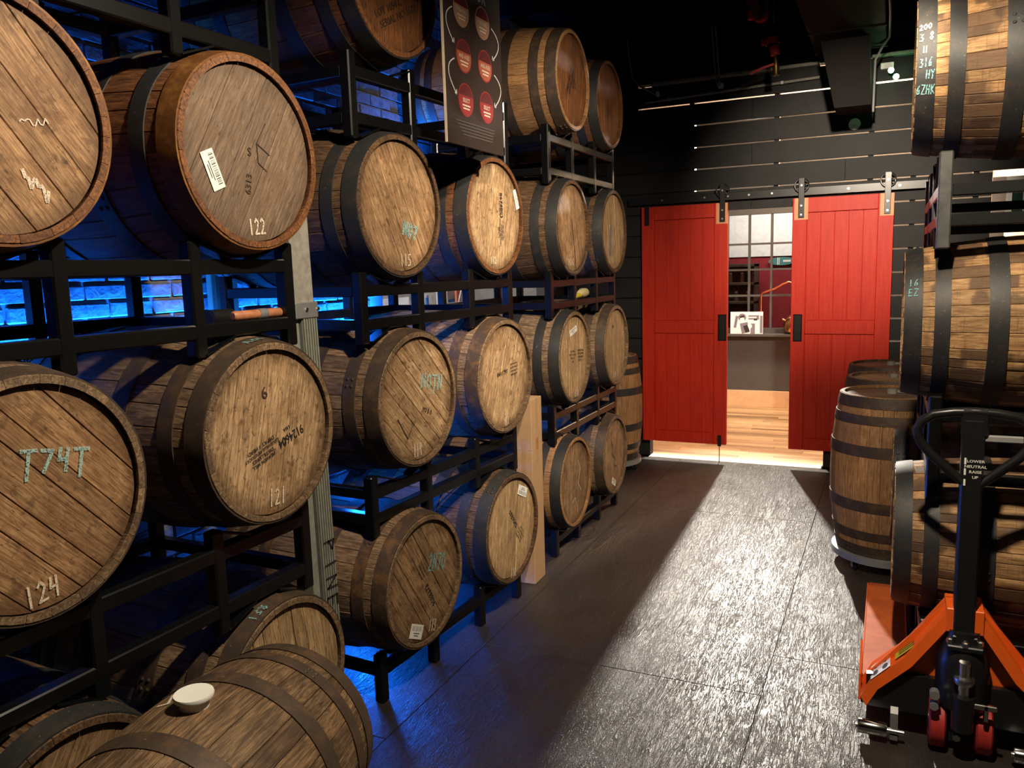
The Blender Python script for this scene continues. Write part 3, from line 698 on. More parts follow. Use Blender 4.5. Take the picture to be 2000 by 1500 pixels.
for i in range(4): stencil(b, ('HEAVEN HILL', 'DISTILLERIES', 'LOUISVILLE KY', 'DSP KY 1')[i], .085+.014*i-.02, -.07+.01*i, .013, -55)
b = barrel((-1.70, 2.707, 2.766), 3.5, 'dark orange barrel with serial stencil at the top edge', 'head_red', 2, -5, 'stave_red', 'hoop_black')
stencil(b, 'LOT 1054 C', -.03, -.10, .036, 27, 'ink_brown'); stencil(b, 'SERIAL NO 3672', .03, -.115, .036, 27, 'ink_brown')

b = barrel((-1.675, 4.47, 1.925), 0, 'barrel with a split head and chalk 106, beyond the banner', 'head_tan', 2, 12, 'stave_dark', 'hoop_black')
chalk(b, '106', -.03, -.195, .1, .04)
mark(b, 'crack_line', poly2d([(.0, .05), (.01, -.02), (.03, -.10), (.05, -.17), (.05, -.235)], .006), 'ink_black')
b = barrel((-1.69, 5.29, 1.927), 0, 'farthest barrel of the second row, grey streak on its head', 'head_gold', 3, 8, 'stave_dark', 'hoop_black')
chalk(b, '105', -.03, -.185, .07, .04); mark(b, 'grey_streak', xf2d(rect2d(.035, .2), -6, -.06, -.06), 'photo_grey')
b = barrel((-1.68, 4.476, 1.174), 0, 'pale barrel with a slanted white label and two stencil blocks', 'head_gold', 3, -3, 'stave_weathered', 'hoop_black')
sticker(b, -.004, .155, .115, .035, 14); chalk(b, '108', .035, -.22, .06, .042)
for i in range(4):
    stencil(b, ('89127083', 'NOT TAX PAID', 'USA 19 C', '18 H')[i], -.02, .035-.02*i, .017, -4); stencil(b, ('HEAVEN HILL', 'DISTILLERIES', 'BERNHEIM', 'DSP KY 1')[i], .115, .03-.02*i, .017, -4)
b = barrel((-1.684, 5.29, 1.166), 0, 'farthest barrel of the third row, knot high on its head', 'head_gold', 1, 0, 'stave_weathered', 'hoop_brown')
mark(b, 'wood_knot', disc2d(.012, 12, -.05, .13), 'ink_brown'); chalk(b, '107', -.03, -.2, .06, .035)
b = barrel((-1.67, 4.43, .43), 0, 'bottom barrel just past the cardboard box, dark streaked head', 'head_brown', 2, -8, 'stave_oak', 'hoop_black')
mark(b, 'crayon_line', join2d(poly2d([(.05, .12), (.09, .06), (.05, -.02), (.1, -.08)], .005), poly2d([(-.06, -.12), (.0, -.1), (.02, -.16)], .005)), 'chalk_white')
b = barrel((-1.68, 5.225, .418), 0, 'farthest bottom barrel with small white label and ink strokes', 'head_tan', 0, -4, 'stave_weathered', 'hoop_brown')
sticker(b, -.022, -.188, .085, .042, -30); mark(b, 'crayon_line', poly2d([(-.07, .12), (-.03, .05), (-.06, .02), (.01, -.03), (-.01, -.07), (.05, -.10)], .006), 'ink_black')
b = barrel((-1.66, 4.47, 2.74), 0, 'top row barrel right of the banner with stamped head', 'head_red', 2, -12, 'stave_oak', 'hoop_brown')
for i in range(4): stencil(b, ('HEAVEN HILL', 'DISTILLERIES', '6147', 'KY')[i], .0+.03*i-.03, .01-.01*i, .03, 62)
b = barrel((-1.687, 5.22, 2.732), 0, 'farthest top row barrel, plain dark reddish head', 'head_red', 0, 3, 'stave_red', 'hoop_black')
for i in range(3): stencil(b, ('HEAVEN HILL', 'DIST', 'DSP KY')[i], -.02+.03*i, -.03, .026, 78, 'ink_brown')

# foreground barrel with white bung, on a low cradle
fs = .855
yaw = 9.6
ax = Vector((-math.sin(R(yaw)), math.cos(R(yaw)), 0)); fc = Vector((-1.36, 1.205, 0))
fr, fbase = barrel(tuple(fc+ax*HL*fs+Vector((0, 0, .5)))[:3], -(90+yaw), 'foreground barrel lying lengthwise with a white bung on top', 'head_brown', 1, 20, 'stave_aged', 'hoop_brown', 0.35, group='barrels lying by themselves', scale=fs)
part('bung', MB().lathe([(.036, RB*2-.012), (.038, RB*2+.022), (.049, RB*2+.024), (.051, RB*2+.030), (.049, RB*2+.036), (.0, RB*2+.034)], 28), M['white_plastic'], fr, True)
for s, a, w_, y_, m_ in (('/5', .50, .09, .12, 'chalk_blue'), ('Z', .34, .05, .04, 'chalk_white'), ('1 4', .85, .12, .14, 'chalk_teal'), ('Z.', .95, .08, .02, 'chalk_blue')):
    mb = MB(); V, F = chalk2d(s, w_, .06, .009)
    for x, yv in V:
        xa = y_+yv; an = math.pi/2-a-x/.31; rr = prof(xa)+.0025; mb.v.append((xa, rr*math.cos(an), rr*math.sin(an)))
    mb.f = F; add('chalk_mark', mb.mesh('chalk_mark', False, M[m_]), fr, M[m_], fbase)
cr = thing('barrel_cradle', 'low dark wooden cradle under the foreground barrel', 'cradle', (fc.x, fc.y, 0), R(yaw))
for yy in (-.22, .22):
    part('cradle_beam', MB().prism([(-.26, 0), (.26, 0), (.26, .30), (.20, .30), (.12, .262), (0, .238), (-.12, .262), (-.20, .30), (-.26, .30)], 'y', yy-.035, yy+.035), M['brown_shelf'], cr)
for xx in (-.2, .2): part('cradle_stringer', MB().bbox(xx-.04, xx+.04, -.185, .185, 0, .06), M['brown_shelf'], cr)

# right-hand racks, barrels seen from the side
GR = 'striped barrels on the right rack'
br1 = barrel((.05, 3.5, 2.355), 180, 'striped barrel at upper right with chalk notes on its end hoop', 'head_tan', 0, 0, 'stave_striped', 'hoop_black', group=GR)
br2 = barrel((.04, 3.5, 1.452), 180, 'striped barrel at middle right, above the pallet jack handle', 'head_tan', 1, 0, 'stave_striped', 'hoop_black', group=GR)
br3 = barrel((.035, 3.47, .622), 180, 'striped barrel at lower right, behind the pallet jack mast', 'head_tan', 0, 0, 'stave_striped', 'hoop_black', group=GR)
barrel((.03, 4.23, .622), 180, 'barrel end with a wide black hoop, behind the lowest striped barrel', 'head_tan', 1, 0, 'stave_striped', 'hoop_black', group=GR)
def hoop_chalk(b, s, w_, h_, x, ang, m_, lw=.005):
    """writing on the end hoop, read from the camera side (-Y); x along the axis from the end"""
    mb = MB(); V, F = chalk2d(s, w_, h_, lw)
    for u, v in V:
        xa = HL-x-u; an = math.pi-(R(ang)+v/.28); r = prof(xa)+.0062
        mb.v.append((xa, -r*math.cos(an), r*math.sin(an)))
    mb.f = F; add('chalk_mark', mb.mesh('chalk_mark', False, M[m_]), b[0], M[m_], b[1])
for s, w_, h_, x, a, m_ in (('200', .04, .022, .026, 26, 'chalk_white'), ('3 8', .045, .028, .03, 18, 'chalk_white'), ('11', .016, .022, .026, 9, 'chalk_white'), ('316', .04, .028, .03, 0, 'chalk_teal'), ('HY', .03, .026, .045, -8, 'chalk_teal'), ('6ZHK', .058, .03, .032, -18, 'chalk_teal')):
    hoop_chalk(br1, s, w_, h_, x, a, m_, .0035)
for s, a in (('16', 34), ('EZ', 26)): hoop_chalk(br2, s, .035, .025, .03, a, 'chalk_teal', .0035)

# upright barrels on wheeled dollies
def dolly(loc, label, rz=0.):
    d = thing('barrel_dolly', label, 'dolly', loc, rz, 'round barrel dollies')
    part('ring', MB().tube([(.272*math.cos(t_*math.pi/18), .272*math.sin(t_*math.pi/18), .082) for t_ in range(36)], .013, 6, False, True).lathe([(.285, .055), (.29, .057), (.29, .092), (.285, .094)], 36), M['galvanized'], d, True)
    for q in range(4):
        a = q*math.pi/2+.5; x, y_ = .25*math.cos(a), .25*math.sin(a)
        c = part('caster', MB().box(x-.02, x+.02, y_-.004, y_+.004, .04, .058).box(x-.02, x-.016, y_-.012, y_+.012, .018, .055).box(x+.016, x+.02, y_-.012, y_+.012, .018, .055), M['galvanized'], d)
        part('wheel', MB().lathe([(.025, x-.012), (.027, x-.008), (.027, x+.008), (.025, x+.012)], 16, (0, y_, .027), 'x'), M['black_steel'], c, True)
    return d
UP = 'upright barrels on dollies'
for (x, y_, lab, hd, sv) in ((.02, 4.87, 'upright honey-coloured barrel on a dolly, nearest of three at right', 'head_grey', 'stave_oak'), (.03, 5.53, 'middle upright barrel of the three in front of the red door', 'head_pale', 'stave_weathered'), (.01, 6.19, 'rearmost upright barrel of the three in front of the red door', 'head_grey', 'stave_dark')):
    bb = barrel((x, y_, .095), 0, lab, hd, 2, 30, sv, 'hoop_brown', upright=True, group=UP, scale=.975)
    dolly((x, y_, 0), {4.87: 'galvanized round dolly under the nearest honey-coloured upright barrel', 5.53: 'round dolly under the middle upright barrel at right', 6.19: 'round dolly under the rearmost upright barrel at right'}[y_], .4)
    part('bung', MB().tube([(0, .02, HL*2-.026), (0, .02, HL*2+.012)], .028, 12).tube([(.0, .02, HL*2-.004), (.08, .03, HL*2-.004)], .010, 8), M['grey_board'], bb[0], True)
barrel((-2.165, 6.48, .095), 0, 'upright tan barrel on a dolly beside the left red door', 'head_pale', 2, 30, 'stave_oak', 'hoop_black', upright=True, group=UP, scale=.965)
dolly((-2.165, 6.48, 0), 'galvanized round dolly under the upright barrel by the left door', .95)

# ================================================================== RACKS
TB = .021
def rack(y, x, th, zl, zu, label, front_x=0., depth=.70, feet=None, half=.57, inn=.2, mat='black_paint', centres=(-.375, .375), low=True, group='steel barrel racks', stub=.05, drop=.05, zmat=None):
    """x: front frame plane; zl: underside of lower rail; zu: top of upper rail"""
    rt = thing('barrel_rack', label, 'rack', (x, y, 0 if feet else zl-drop), -R(th), group); z0 = 0 if feet else zl-drop
    m = M[mat]
    for fx in (0, -depth):
        part('rail', MB().bbox(fx-TB, fx+TB, -half, half, zu-.042-z0, zu-z0, .004), m, rt)
        if low: part('rail', MB().bbox(fx-TB, fx+TB, -half, half, zl-z0, zl+.042-z0, .004), m, rt)
        for py in (-half, -inn, inn, half):
            b_ = 0 if feet else -drop+zl-z0
            s_ = 1 if py < 0 else -1
            part('post', MB().bbox(fx-TB-.001, fx+TB+.001, py-TB, py+TB, b_, zu+stub-z0, .005), M[zmat] if zmat and fx == 0 else m, rt)
        for cy in centres:
            for s_ in (-1, 1):
                ya, yb = cy+s_*.165, cy+s_*.05
                part('cradle_strap', MB().prism([(ya, zu+stub-.004-z0), (ya, zu+stub-.010-z0), (yb, zu-z0), (yb, zu+.006-z0)], 'x', fx-.025, fx+.025), m, rt)
                if low and not feet:
                    part('cradle_strap', MB().prism([(ya, zl-drop+.002-z0), (ya, zl-drop+.008-z0), (yb, zl+.002-z0), (yb, zl-.004-z0)], 'x', fx-.025, fx+.025), m, rt)
    for py in (-half, half):
        for zz in ((zu-.021, zl+.021) if low else (zu-.021,)):
            part('cross_bar', MB().bbox(-depth+TB, -TB, py-TB*.9, py+TB*.9, zz-.02-z0, zz+.02-z0, .003), m, rt)
    return rt
def pt(yc, th, xh): return xh
rack(1.48, -1.765, 1.5, .05, .115, 'lowest black rack at the near left, under the corner barrels', feet=True, low=False)
rack(1.48, -1.765, 1.5, .715, .925, 'black rack between the 124 barrel and the bottom row')
rack(1.48, -1.765, 1.5, 1.53, 1.752, 'black rack holding the 122 barrel, wooden rod lying on it')
rack(1.48, -1.765, 1.5, 2.34, 2.56, 'empty black rack resting on top of the 122 barrel')
rack(3.09, -1.765, 3.5, .05, .15, 'floor-level black rack under the 113 barrel', feet=True, low=False)
rack(3.09, -1.765, 3.5, .735, .875, 'black rack resting on the chalk 113 barrel, cardboard box at its end')
rack(3.09, -1.765, 3.5, 1.487, 1.655, 'black rack with shop goods visible through it, under chalk 115')
rack(3.09, -1.765, 3.5, 2.24, 2.445, 'black rack below the dark orange top barrel')
rack(4.86, -1.765, 0, .05, .12, 'floor-level black rack at the far left end', feet=True, low=False, centres=(-.41, .4))
rack(4.86, -1.765, 0, .712, .865, 'third black rack from the door, above the far bottom barrels', centres=(-.41, .4))
rack(4.86, -1.765, 0, 1.463, 1.632, 'black rack reflecting red, below the chalk 106 barrel', centres=(-.41, .4))
rack(4.86, -1.765, 0, 2.215, 2.437, 'black rack under the two top barrels right of the banner', centres=(-.41, .4))
rack(3.84, .155, 180, .28, .325, 'low black rack on legs under the lowest striped barrel', feet=True, low=False, half=.62, inn=.2)
rack(3.84, .155, 180, .895, 1.16, 'black rack between the lowest and middle striped barrels', half=.62, inn=.2, drop=.06)
rack(3.84, .155, 180, 1.80, 1.945, 'black rack with sheen coloured onto its front posts, below the uppermost striped barrel', half=.62, inn=.2, drop=.075, stub=.11, mat='black_steel', zmat='rack_sheen_grey')
# ================================================================== PALLET JACK
JX, JY = .262, 3.02
pj = thing('pallet_jack', 'orange and black pallet jack with upright loop handle at lower right', 'pallet jack', (JX, JY, 0))
def J(x, y, z): return (x-JX, y-JY, z)
def jb(x0, x1, y0, y1, z0, z1, b=.003): return MB().bbox(x0-JX, x1-JX, y0-JY, y1-JY, z0, z1, b)
def fork(x0, x1, xi):
    mb = MB(); P = [(3.16, .07), (3.16, .14), (4.1, .14), (4.24, .10), (4.24, .07)]
    mb.prism([(y_-JY, z) for y_, z in P], 'x', x0-JX, x1-JX)
    f = part('fork', mb, M['orange_worn'], pj)
    part('fork_lip', MB().bbox(x0-JX-.006, x0-JX, .14, 1.10, .05, .143, .002).bbox(x1-JX, x1-JX+.006, .14, 1.10, .05, .143, .002), M['orange_paint'], f)
    part('load_roller', MB().lathe([(.034, x0+.04-JX), (.036, x0+.045-JX), (.036, x1-.045-JX), (.034, x1-.04-JX)], 18, (0, 1.02, .037), 'x'), M['red_rubber'], f, True)
    part('entry_roller', MB().lathe([(.024, x0-.005-JX), (.026, x0-JX), (.026, x0+.085-JX), (.024, x0+.09-JX)], 20, (0, -.06, .045), 'x'), M['chrome'], f, True)
    part('roller_axle', MB().lathe([(.010, x0-.012-JX), (.010, x0+.145-JX)], 10, (0, -.06, .045), 'x'), M['steel_bolt'], f, True)
    part('roller_bracket', MB().prism([(-.075, .02), (-.03, .02), (.14, .09), (.14, .16), (.06, .16), (-.02, .09)], 'x', x0+.10-JX, x0+.125-JX)
         .lathe([(.035, x0+.0-JX), (.035, x0+.06-JX)], 14, (0, .05, .115), 'x'), M['black_steel'], f)
    part('heel_plate', MB().prism([(.02, .10), (.16, .09), (.16, .27), (.02, .20)], 'x', x0-JX-.008, x0-JX+.0), M['orange_paint'], f)
    return f
f1 = fork(-.055, .10, 0); f2 = fork(.424, .58, 0)
# sloping top plate over each fork heel, up to the head (A-frame)
def arm(s):
    xc = .262; mb = MB()
    # outer line from fork outer corner up to the head, a channel with a flat top and a front lip
    o = [(-.055, .135), (-.02, .205), (.085, .31), (.205, .49)]
    X = lambda x: (x if s < 0 else 2*xc-x)-JX
    for (xa, za), (xb, zb) in zip(o[:-1], o[1:]):
        i = len(mb.v)
        mb.v += [(X(xa), -.02, za), (X(xb), -.02, zb), (X(xb), .10, zb+.012), (X(xa), .10, za+.012),
                 (X(xa+.02), -.025, za-.032), (X(xb+.02), -.025, zb-.032)]
        mb.f += [(i, i+1, i+2, i+3), (i, i+4, i+5, i+1)]
    a = part('frame_arm', mb, M['orange_paint'], pj)
    md = a.modifiers.new('thickness', 'SOLIDIFY'); md.thickness = .005
    return a
a1 = arm(-1); a2 = arm(1)
part('frame_back', MB().prism([(-.30, .10), (.30, .10), (.30, .20), (.06, .50), (-.06, .50), (-.30, .20)], 'y', .03, .042), M['orange_paint'], pj)
part('frame_head', jb(.205, .237, 2.99, 3.10, .43, .515).bbox(.287-JX, .319-JX, -.03, .08, .43, .515, .003).bbox(.205-JX, .319-JX, .07, .11, .43, .515, .003), M['orange_paint'], pj)
part('cross_tube', MB().prism([(-.30, .095), (.30, .095), (.30, .215), (.16, .235), (-.16, .235), (-.30, .215)], 'y', .0, .028), M['black_steel'], pj)
# warning label and pictogram label, slanted on the arm
def on_arm(name, vf, mat, c, lift=.0062):
    ux = Vector((.105, 0, .11)).normalized(); uy = Vector((0, .12, .012)).normalized(); n = ux.cross(uy)
    if n.z < 0: n = -n
    return part(name, on_plane(vf, Vector(J(*c))+n*lift, ux, uy), M[mat], a1)
on_arm('warning_label', rect2d(.15, .062), 'tape_yellow', (.11, 3.045, .342))
on_arm('warning_print', join2d(*[rect2d(.10, .004, 0, -.018+.012*k) for k in range(4)]), 'ink_black', (.105, 3.045, .337), .0075)
on_arm('warning_sign', rect2d(.016, .06, .072, 0), 'ink_black', (.11, 3.045, .342), .0078)
on_arm('pictogram_label', rect2d(.09, .085), 'paper_white', (.012, 3.04, .238), .0062)
on_arm('pictogram_print', join2d(*[disc2d(.013, 10, x, y_) for x in (-.022, .022) for y_ in (-.02, .02)]), 'ink_black', (.012, 3.04, .238), .0075)
# hydraulic pump
pu = part('pump_housing', MB().lathe([(.075, .17), (.082, .20), (.082, .33), (.07, .37), (.055, .40), (.05, .44)], 24, (0, -.01, 0)), M['black_steel'], pj, True)
part('piston', MB().lathe([(.018, .24), (.018, .36)], 14, (0, -.095, 0)), M['chrome'], pu, True)
part('piston_collar', MB().lathe([(.030, .285), (.032, .29), (.032, .30), (.030, .305)], 14, (0, -.095, 0)), M['steel_bolt'], pu, True)
part('piston_base', MB().lathe([(.034, .12), (.034, .24)], 14, (0, -.095, 0)), M['black_steel'], pu, True)
part('release_lever', MB().bbox(.03, .10, -.10, -.085, .20, .22, .003).bbox(.06, .075, -.10, -.085, .16, .22, .003), M['chrome'], pu)
part('valve_cap', MB().lathe([(.016, -.10), (.016, -.07)], 10, (-.085, 0, .225), 'y').lathe([(.014, -.10), (.014, -.07)], 10, (-.085, 0, .185), 'y'), M['galvanized'], pu, True)
part('yoke', jb(.222, .302, 2.965, 3.06, .40, .43, .004).bbox(-.055, .055, -.08, .05, .385, .405, .004), M['black_steel'], pj)
for bx, by in ((-.045, -.055), (0., -.075), (.045, -.05)):
    part('yoke_bolt', MB().lathe([(.011, .405), (.011, .418), (.006, .421)], 6, (bx, by, 0)), M['steel_bolt'], pj)
part('steer_fork', jb(.225, .299, 2.99, 3.06, .03, .18, .004), M['black_steel'], pj)
for wx in (.192, .332):
    wl_ = part('steer_wheel', MB().lathe([(.080, wx-.026-JX), (.088, wx-.02-JX), (.088, wx+.02-JX), (.080, wx+.026-JX)], 28, (0, .0, .088), 'x'), M['red_rubber'], pj, True)
    part('hub', MB().lathe([(.035, wx-.028-JX), (.035, wx+.028-JX), (.012, wx+.034-JX)], 16, (0, .0, .088), 'x'), M['black_steel'], wl_, True)
part('axle_nut', MB().lathe([(.013, -.045), (.013, -.028)], 6, (-.01, 0, .055), 'y'), M['steel_bolt'], pj)
# mast and handle
part('mast', jb(.226, .292, 2.985, 3.045, .42, 1.17, .006), M['black_steel'], pj)
loop = [(.262, .80+.13), (.20, .985), (.135, 1.045), (.100, 1.09), (.092, 1.125), (.105, 1.155), (.14, 1.18), (.20, 1.19), (.262, 1.193)]
pts = [(x-JX, -.02, z) for x, z in loop]+[(2*.262-x-JX, -.02, z) for x, z in reversed(loop[1:-1])]
part('handle', MB().tube(pts, .0155, 10, False, True), M['black_steel'], pj, True)
part('handle_plate', MB().bbox(-.04, .04, -.034, -.004, 1.11, 1.205, .006), M['black_steel'], pj)
part('handle_trigger', MB().bbox(.03, .14, -.028, -.012, 1.095, 1.118, .004), M['cable_grey'], pj)
pr = join2d(*[rect2d(.006, .022, -.020, .046-.036*k) for k in range(3)], *[xf2d(text2d(s_), 0, .010, .046-.018*k, .015, .013) for k, s_ in enumerate(('LOWER', 'NEUTRAL', 'RAISE', 'UP'))])
part('lever_print', on_plane(pr, (-.004, -.0365, .985), (1, 0, 0), (0, 0, 1)), M['paper_white'], pj)

# ================================================================== BANNER
bn = thing('hanging_banner', 'tall black banner with six red circles and curved arrows hanging before racks', 'banner', (-1.55, 3.039, 2.187))
part('panel', MB().bbox(-.008, 0, -.249, .249, 0, .97, .001), M['banner_black'], bn)
part('panel_edge', MB().box(-.0085, .001, -.2525, -.249, 0, .97), M['banner_edge'], bn)
def bp(name, vf, mat, x=.0012): return part(name, on_plane(vf, (x, -3.039, -2.187), (0, 1, 0), (0, 0, 1)), M[mat], bn)
for i, (y_, z) in enumerate(((2.935, 2.700), (3.116, 2.695), (2.944, 2.53), (3.128, 2.529), (2.949, 2.366), (3.131, 2.366))):
    lo = ('banner_cream', 'banner_cream', 'banner_orange', 'banner_orange', 'banner_red', 'banner_red')[i]
    bp('circle', disc2d(.064, 32, y_, z), 'banner_red' if i > 1 else 'banner_cream', .0010)
    bp('circle_top', disc2d(.0585, 24, y_, z+.0, 15, 165), 'banner_dark_red', .0018)
    bp('circle_bottom', disc2d(.0585, 24, y_, z, 165, 375), lo, .0018)
    bp('circle_text', join2d(xf2d(text2d(('MASH BILL', 'MASH BILL', 'AND AGES', 'AND AGES', 'SELECT', 'SELECT')[i]), 0, y_, z-.003, .018, .022), *[rect2d(.066-.012*k, .006, y_, z-.022-.012*k) for k in range(2)]), 'banner_edge', .0026)
def arrow(P, flip):
    from mathutils.geometry import interpolate_bezier
    a, b, c = [Vector((p[0], p[1], 0)) for p in P]; ctl = b*2-(a+c)/2
    pts = [tuple(((1-t_)**2*a+2*t_*(1-t_)*ctl+t_*t_*c)[:2]) for t_ in [k/12 for k in range(13)]]
    e = pts[-1]; s_ = -1 if flip else 1
    return join2d(poly2d(pts, .005), poly2d([(e[0]-s_*.016, e[1]+.004), e, (e[0]-s_*.002, e[1]+.018)], .005))
for P, fl_ in ((((2.862, 2.694), (2.811, 2.640), (2.869, 2.564)), 0), (((2.866, 2.507), (2.816, 2.455), (2.876, 2.376)), 0), (((3.196, 2.695), (3.262, 2.64), (3.200, 2.568)), 1), (((3.212, 2.511), (3.272, 2.455), (3.207, 2.379)), 1)):
    bp('arrow', arrow(P, fl_), 'banner_grey')
bp('title_text', xf2d(text2d('OUR PROCESS FOR', 1., 'RIGHT'), 0, 3.15, 2.790, .060, .064), 'banner_grey')
for k in range(5): bp('small_print', rect2d(.34-.02*k, .004, 3.03+.004*k, 2.280-.012*k), 'print_faint')
for y_ in (-.2, .2): part('hanging_wire', MB().tube([(-.004, y_, .97), (-.004, y_, 1.5)], .0015, 5), M['cable_grey'], bn)

# ================================================================== SMALL THINGS IN THE LEFT BANK
gp = thing('grey_post', 'grey weathered wooden post standing between two racks, PINE written on it', 'post', (-1.80, 2.22, 0))
lean = lambda z: -.028*(z-.5)/1.3
def slab(y0, y1, z0, z1, x0, x1):
    mb = MB(); i = 0; mb.v = [(x, y_+lean(z), z) for z in (z0, z1) for x, y_ in ((x0, y0), (x1, y0), (x1, y1), (x0, y1))]
    mb.f = [(3, 2, 1, 0), (4, 5, 6, 7), (0, 1, 5, 4), (1, 2, 6, 5), (2, 3, 7, 6), (3, 0, 4, 7)]; return mb
part('upper_board', slab(-.05, .052, 1.585, 2.02, -.04, 0), M['grey_board'], gp)
lb = part('lower_board', slab(-.012, .062, 0, 1.57, -.045, -.004), M['green_grey'], gp)
for k in range(6): part('board_ridge', slab(-.010+.0125*k, -.003+.0125*k, 0, 1.57, -.006, .003), M['green_grey'], lb)
part('side_board', slab(-.055, -.02, 0, 1.57, -.06, -.012), M['green_grey'], gp)
br_ = part('bracket', MB().bbox(-.045, .007, -.05+lean(1.57), .066+lean(1.57), 1.555, 1.61, .003), M['galvanized'], gp)
part('rivet', MB().lathe([(.007, .006), (.007, .011)], 8, (0, -.02, 1.585), 'x').lathe([(.007, .006), (.007, .011)], 8, (0, .04, 1.585), 'x'), M['steel_bolt'], br_)
for k, ch in enumerate('PINE'):
    part('marker_letter', on_plane(chalk2d(ch, .065, .055, .008, 0.), (.0045, .028+lean(.62), .74-.07*k), (0, 0, -1), (0, 1, 0)), M['ink_black'], gp)

bx = thing('cardboard_box', 'tall narrow cardboard box standing on the floor beside the rack', 'box', (-1.752, 3.925, 0), R(2))
part('carton', MB().bbox(-.047, .047, -.078, .076, 0, 1.015, .002), M['cardboard'], bx)
part('tape_strip', MB().box(.0472, .0478, -.012, .012, .66, 1.0155).box(-.012, .012, -.0788, -.0782, .50, .80), M['tape_brown'], bx)
part('fold_line', MB().box(-.047, .0475, -.0786, -.0780, .742, .746), M['tape_brown'], bx)
part('tape_patch', MB().box(.0474, .0482, -.02, .018, .735, .80), M['rod_wood'], bx)

rod = thing('wooden_rod', 'short reddish wooden rod with a metal band lying on the rack rail', 'rod', (-1.762, 1.93, 1.572))
part('shaft', MB().lathe([(.010, -.105), (.0145, -.098), (.0145, .098), (.010, .105)], 16, (0, 0, .0145), 'y'), M['rod_wood'], rod, True)
part('band', MB().lathe([(.0165, .0), (.0165, .035)], 16, (0, 0, .0145), 'y'), M['galvanized'], rod, True)
bc = thing('black_tube', 'short black tube lying behind the wooden rod on the rack', 'tube', (-1.86, 1.90, 1.555))
part('tube_wall', MB().tube([(0, -.07, .025), (0, .02, .025)], .025, 16), M['black_steel'], bc, True)
part('tube_bore', MB().lathe([(.019, -.071), (.019, -.069)], 16, (0, 0, .025), 'y'), M['ink_black'], bc, True)
for y_, w_, lab in ((2.755, .105, 'wide brown plank standing against the blue brick wall'), (2.665, .03, 'thin brown batten standing against the blue brick wall')):
    pk = thing('wall_plank', lab, 'plank', (-2.68, y_, 0), 0, 'planks against the brick wall')
    part('board', MB().bbox(-.015, .015, -w_/2, w_/2, 0, 1.95, .003), M['crate_wood'], pk)
bt = thing('brush', 'yellow and tan brush lying on the far rack below chalk 106', 'brush', (-1.775, 4.83, 1.507), .12)
part('handle', MB().tube([(0, -.16, .016), (0, -.02, .018)], .016, 10), M['tape_yellow'], bt, True)
part('bristles', MB().lathe([(.018, -.02), (.03, .02), (.03, .12), (.02, .16)], 14, (0, 0, .03), 'y'), M['bristle_tan'], bt, True)
for k, (y0, y1, z, x_, lab) in enumerate(((.6, 6.3, .03, -2.66, 'blue LED strip along the floor behind the left racks'), (.9, 3.95, 1.33, -2.66, 'blue LED strip on the brick wall behind the 121 and 114 barrels'))):
    ls = thing('led_strip', lab, 'LED strip', (x_-.02, (y0+y1)/2, z-.02), 0, 'blue LED strips on the brick wall')
    part('profile', MB().box(-.03, .03, -(y1-y0)/2, (y1-y0)/2, 0, .012), M['black_steel'], ls)
    part('diffuser', MB().box(-.008, .008, -(y1-y0)/2, (y1-y0)/2, .012, .016), M['blue_led'], ls)

# shop goods seen through the opening in the brick wall
sh = thing('display_table', 'white display table seen through the rack gaps, goods standing on it', 'table', (-3.3, 5.7, .9))
part('table_top', MB().bbox(-.35, .35, -1.6, 1.3, .40, .43, .004), M['box_white'], sh)
part('table_panel', MB().box(-.3, .3, -1.5, 1.2, 0, .40), M['drywall_white'], sh)
def bottle(x, y_, col, lab):
    b_ = thing('bottle', lab, 'bottle', (x, y_, 1.33), 0, 'bottles on the shop table')
    part('glass', MB().lathe([(.03, 0), (.036, .01), (.036, .10), (.014, .135), (.013, .18)], 14), M[col], b_, True)
    part('cap', MB().lathe([(.015, .18), (.015, .2)], 10), M['box_white'], b_, True)
    part('label', MB().lathe([(.037, .03), (.037, .08)], 14), M['paper_white'], b_, True)
bottle(-3.1, 5.02, 'bottle_blue', 'blue bottle with white label, left of two behind the rack'); bottle(-3.1, 5.17, 'bottle_blue', 'blue bottle with white label, right of two behind the rack')
def goods(name, lab, x, y_, z, dx, dy, dz, mat, mat2=None):
    g_ = thing(name, lab, 'box', (x, y_, z)); part('carton', MB().bbox(-dx/2, dx/2, -dy/2, dy/2, 0, dz, .003), M[mat], g_)
    part('printed_band', MB().box(dx/2+.0005, dx/2+.0015, -dy*.4, dy*.4, dz*.35, dz*.6), M[mat2 or 'photo_grey'], g_)
goods('white_box', 'tall white box right of the blue bottles behind the rack', -3.1, 5.45, 1.33, .1, .12, .26, 'box_white', 'bottle_blue')
goods('white_tray', 'flat white box at the left end of the shop table', -3.1, 4.72, 1.33, .12, .16, .07, 'box_white')
goods('red_crate', 'orange red crate on the shop table behind the rack', -3.35, 6.05, 1.33, .2, .3, .28, 'crate_red', 'paper_white')
goods('blue_box', 'light blue flat box at the right end of the shop table', -3.05, 6.35, 1.33, .2, .4, .05, 'bottle_blue', 'box_white')
goods('grey_carton', 'grey carton with white stripe on the shop table', -3.5, 5.2, 1.33, .2, .5, .30, 'galvanized', 'box_white')
sg = thing('triangle_sign', 'small triangular white card standing on the shop table', 'card', (-3.1, 5.66, 1.33))
part('card', MB().prism([(-.07, 0), (.07, 0), (.05, .24)], 'x', -.004, .004), M['paper_white'], sg)
part('card_print', MB().prism([(.0, .02), (.05, .02), (.04, .14)], 'x', .0042, .0048), M['photo_grey'], sg)

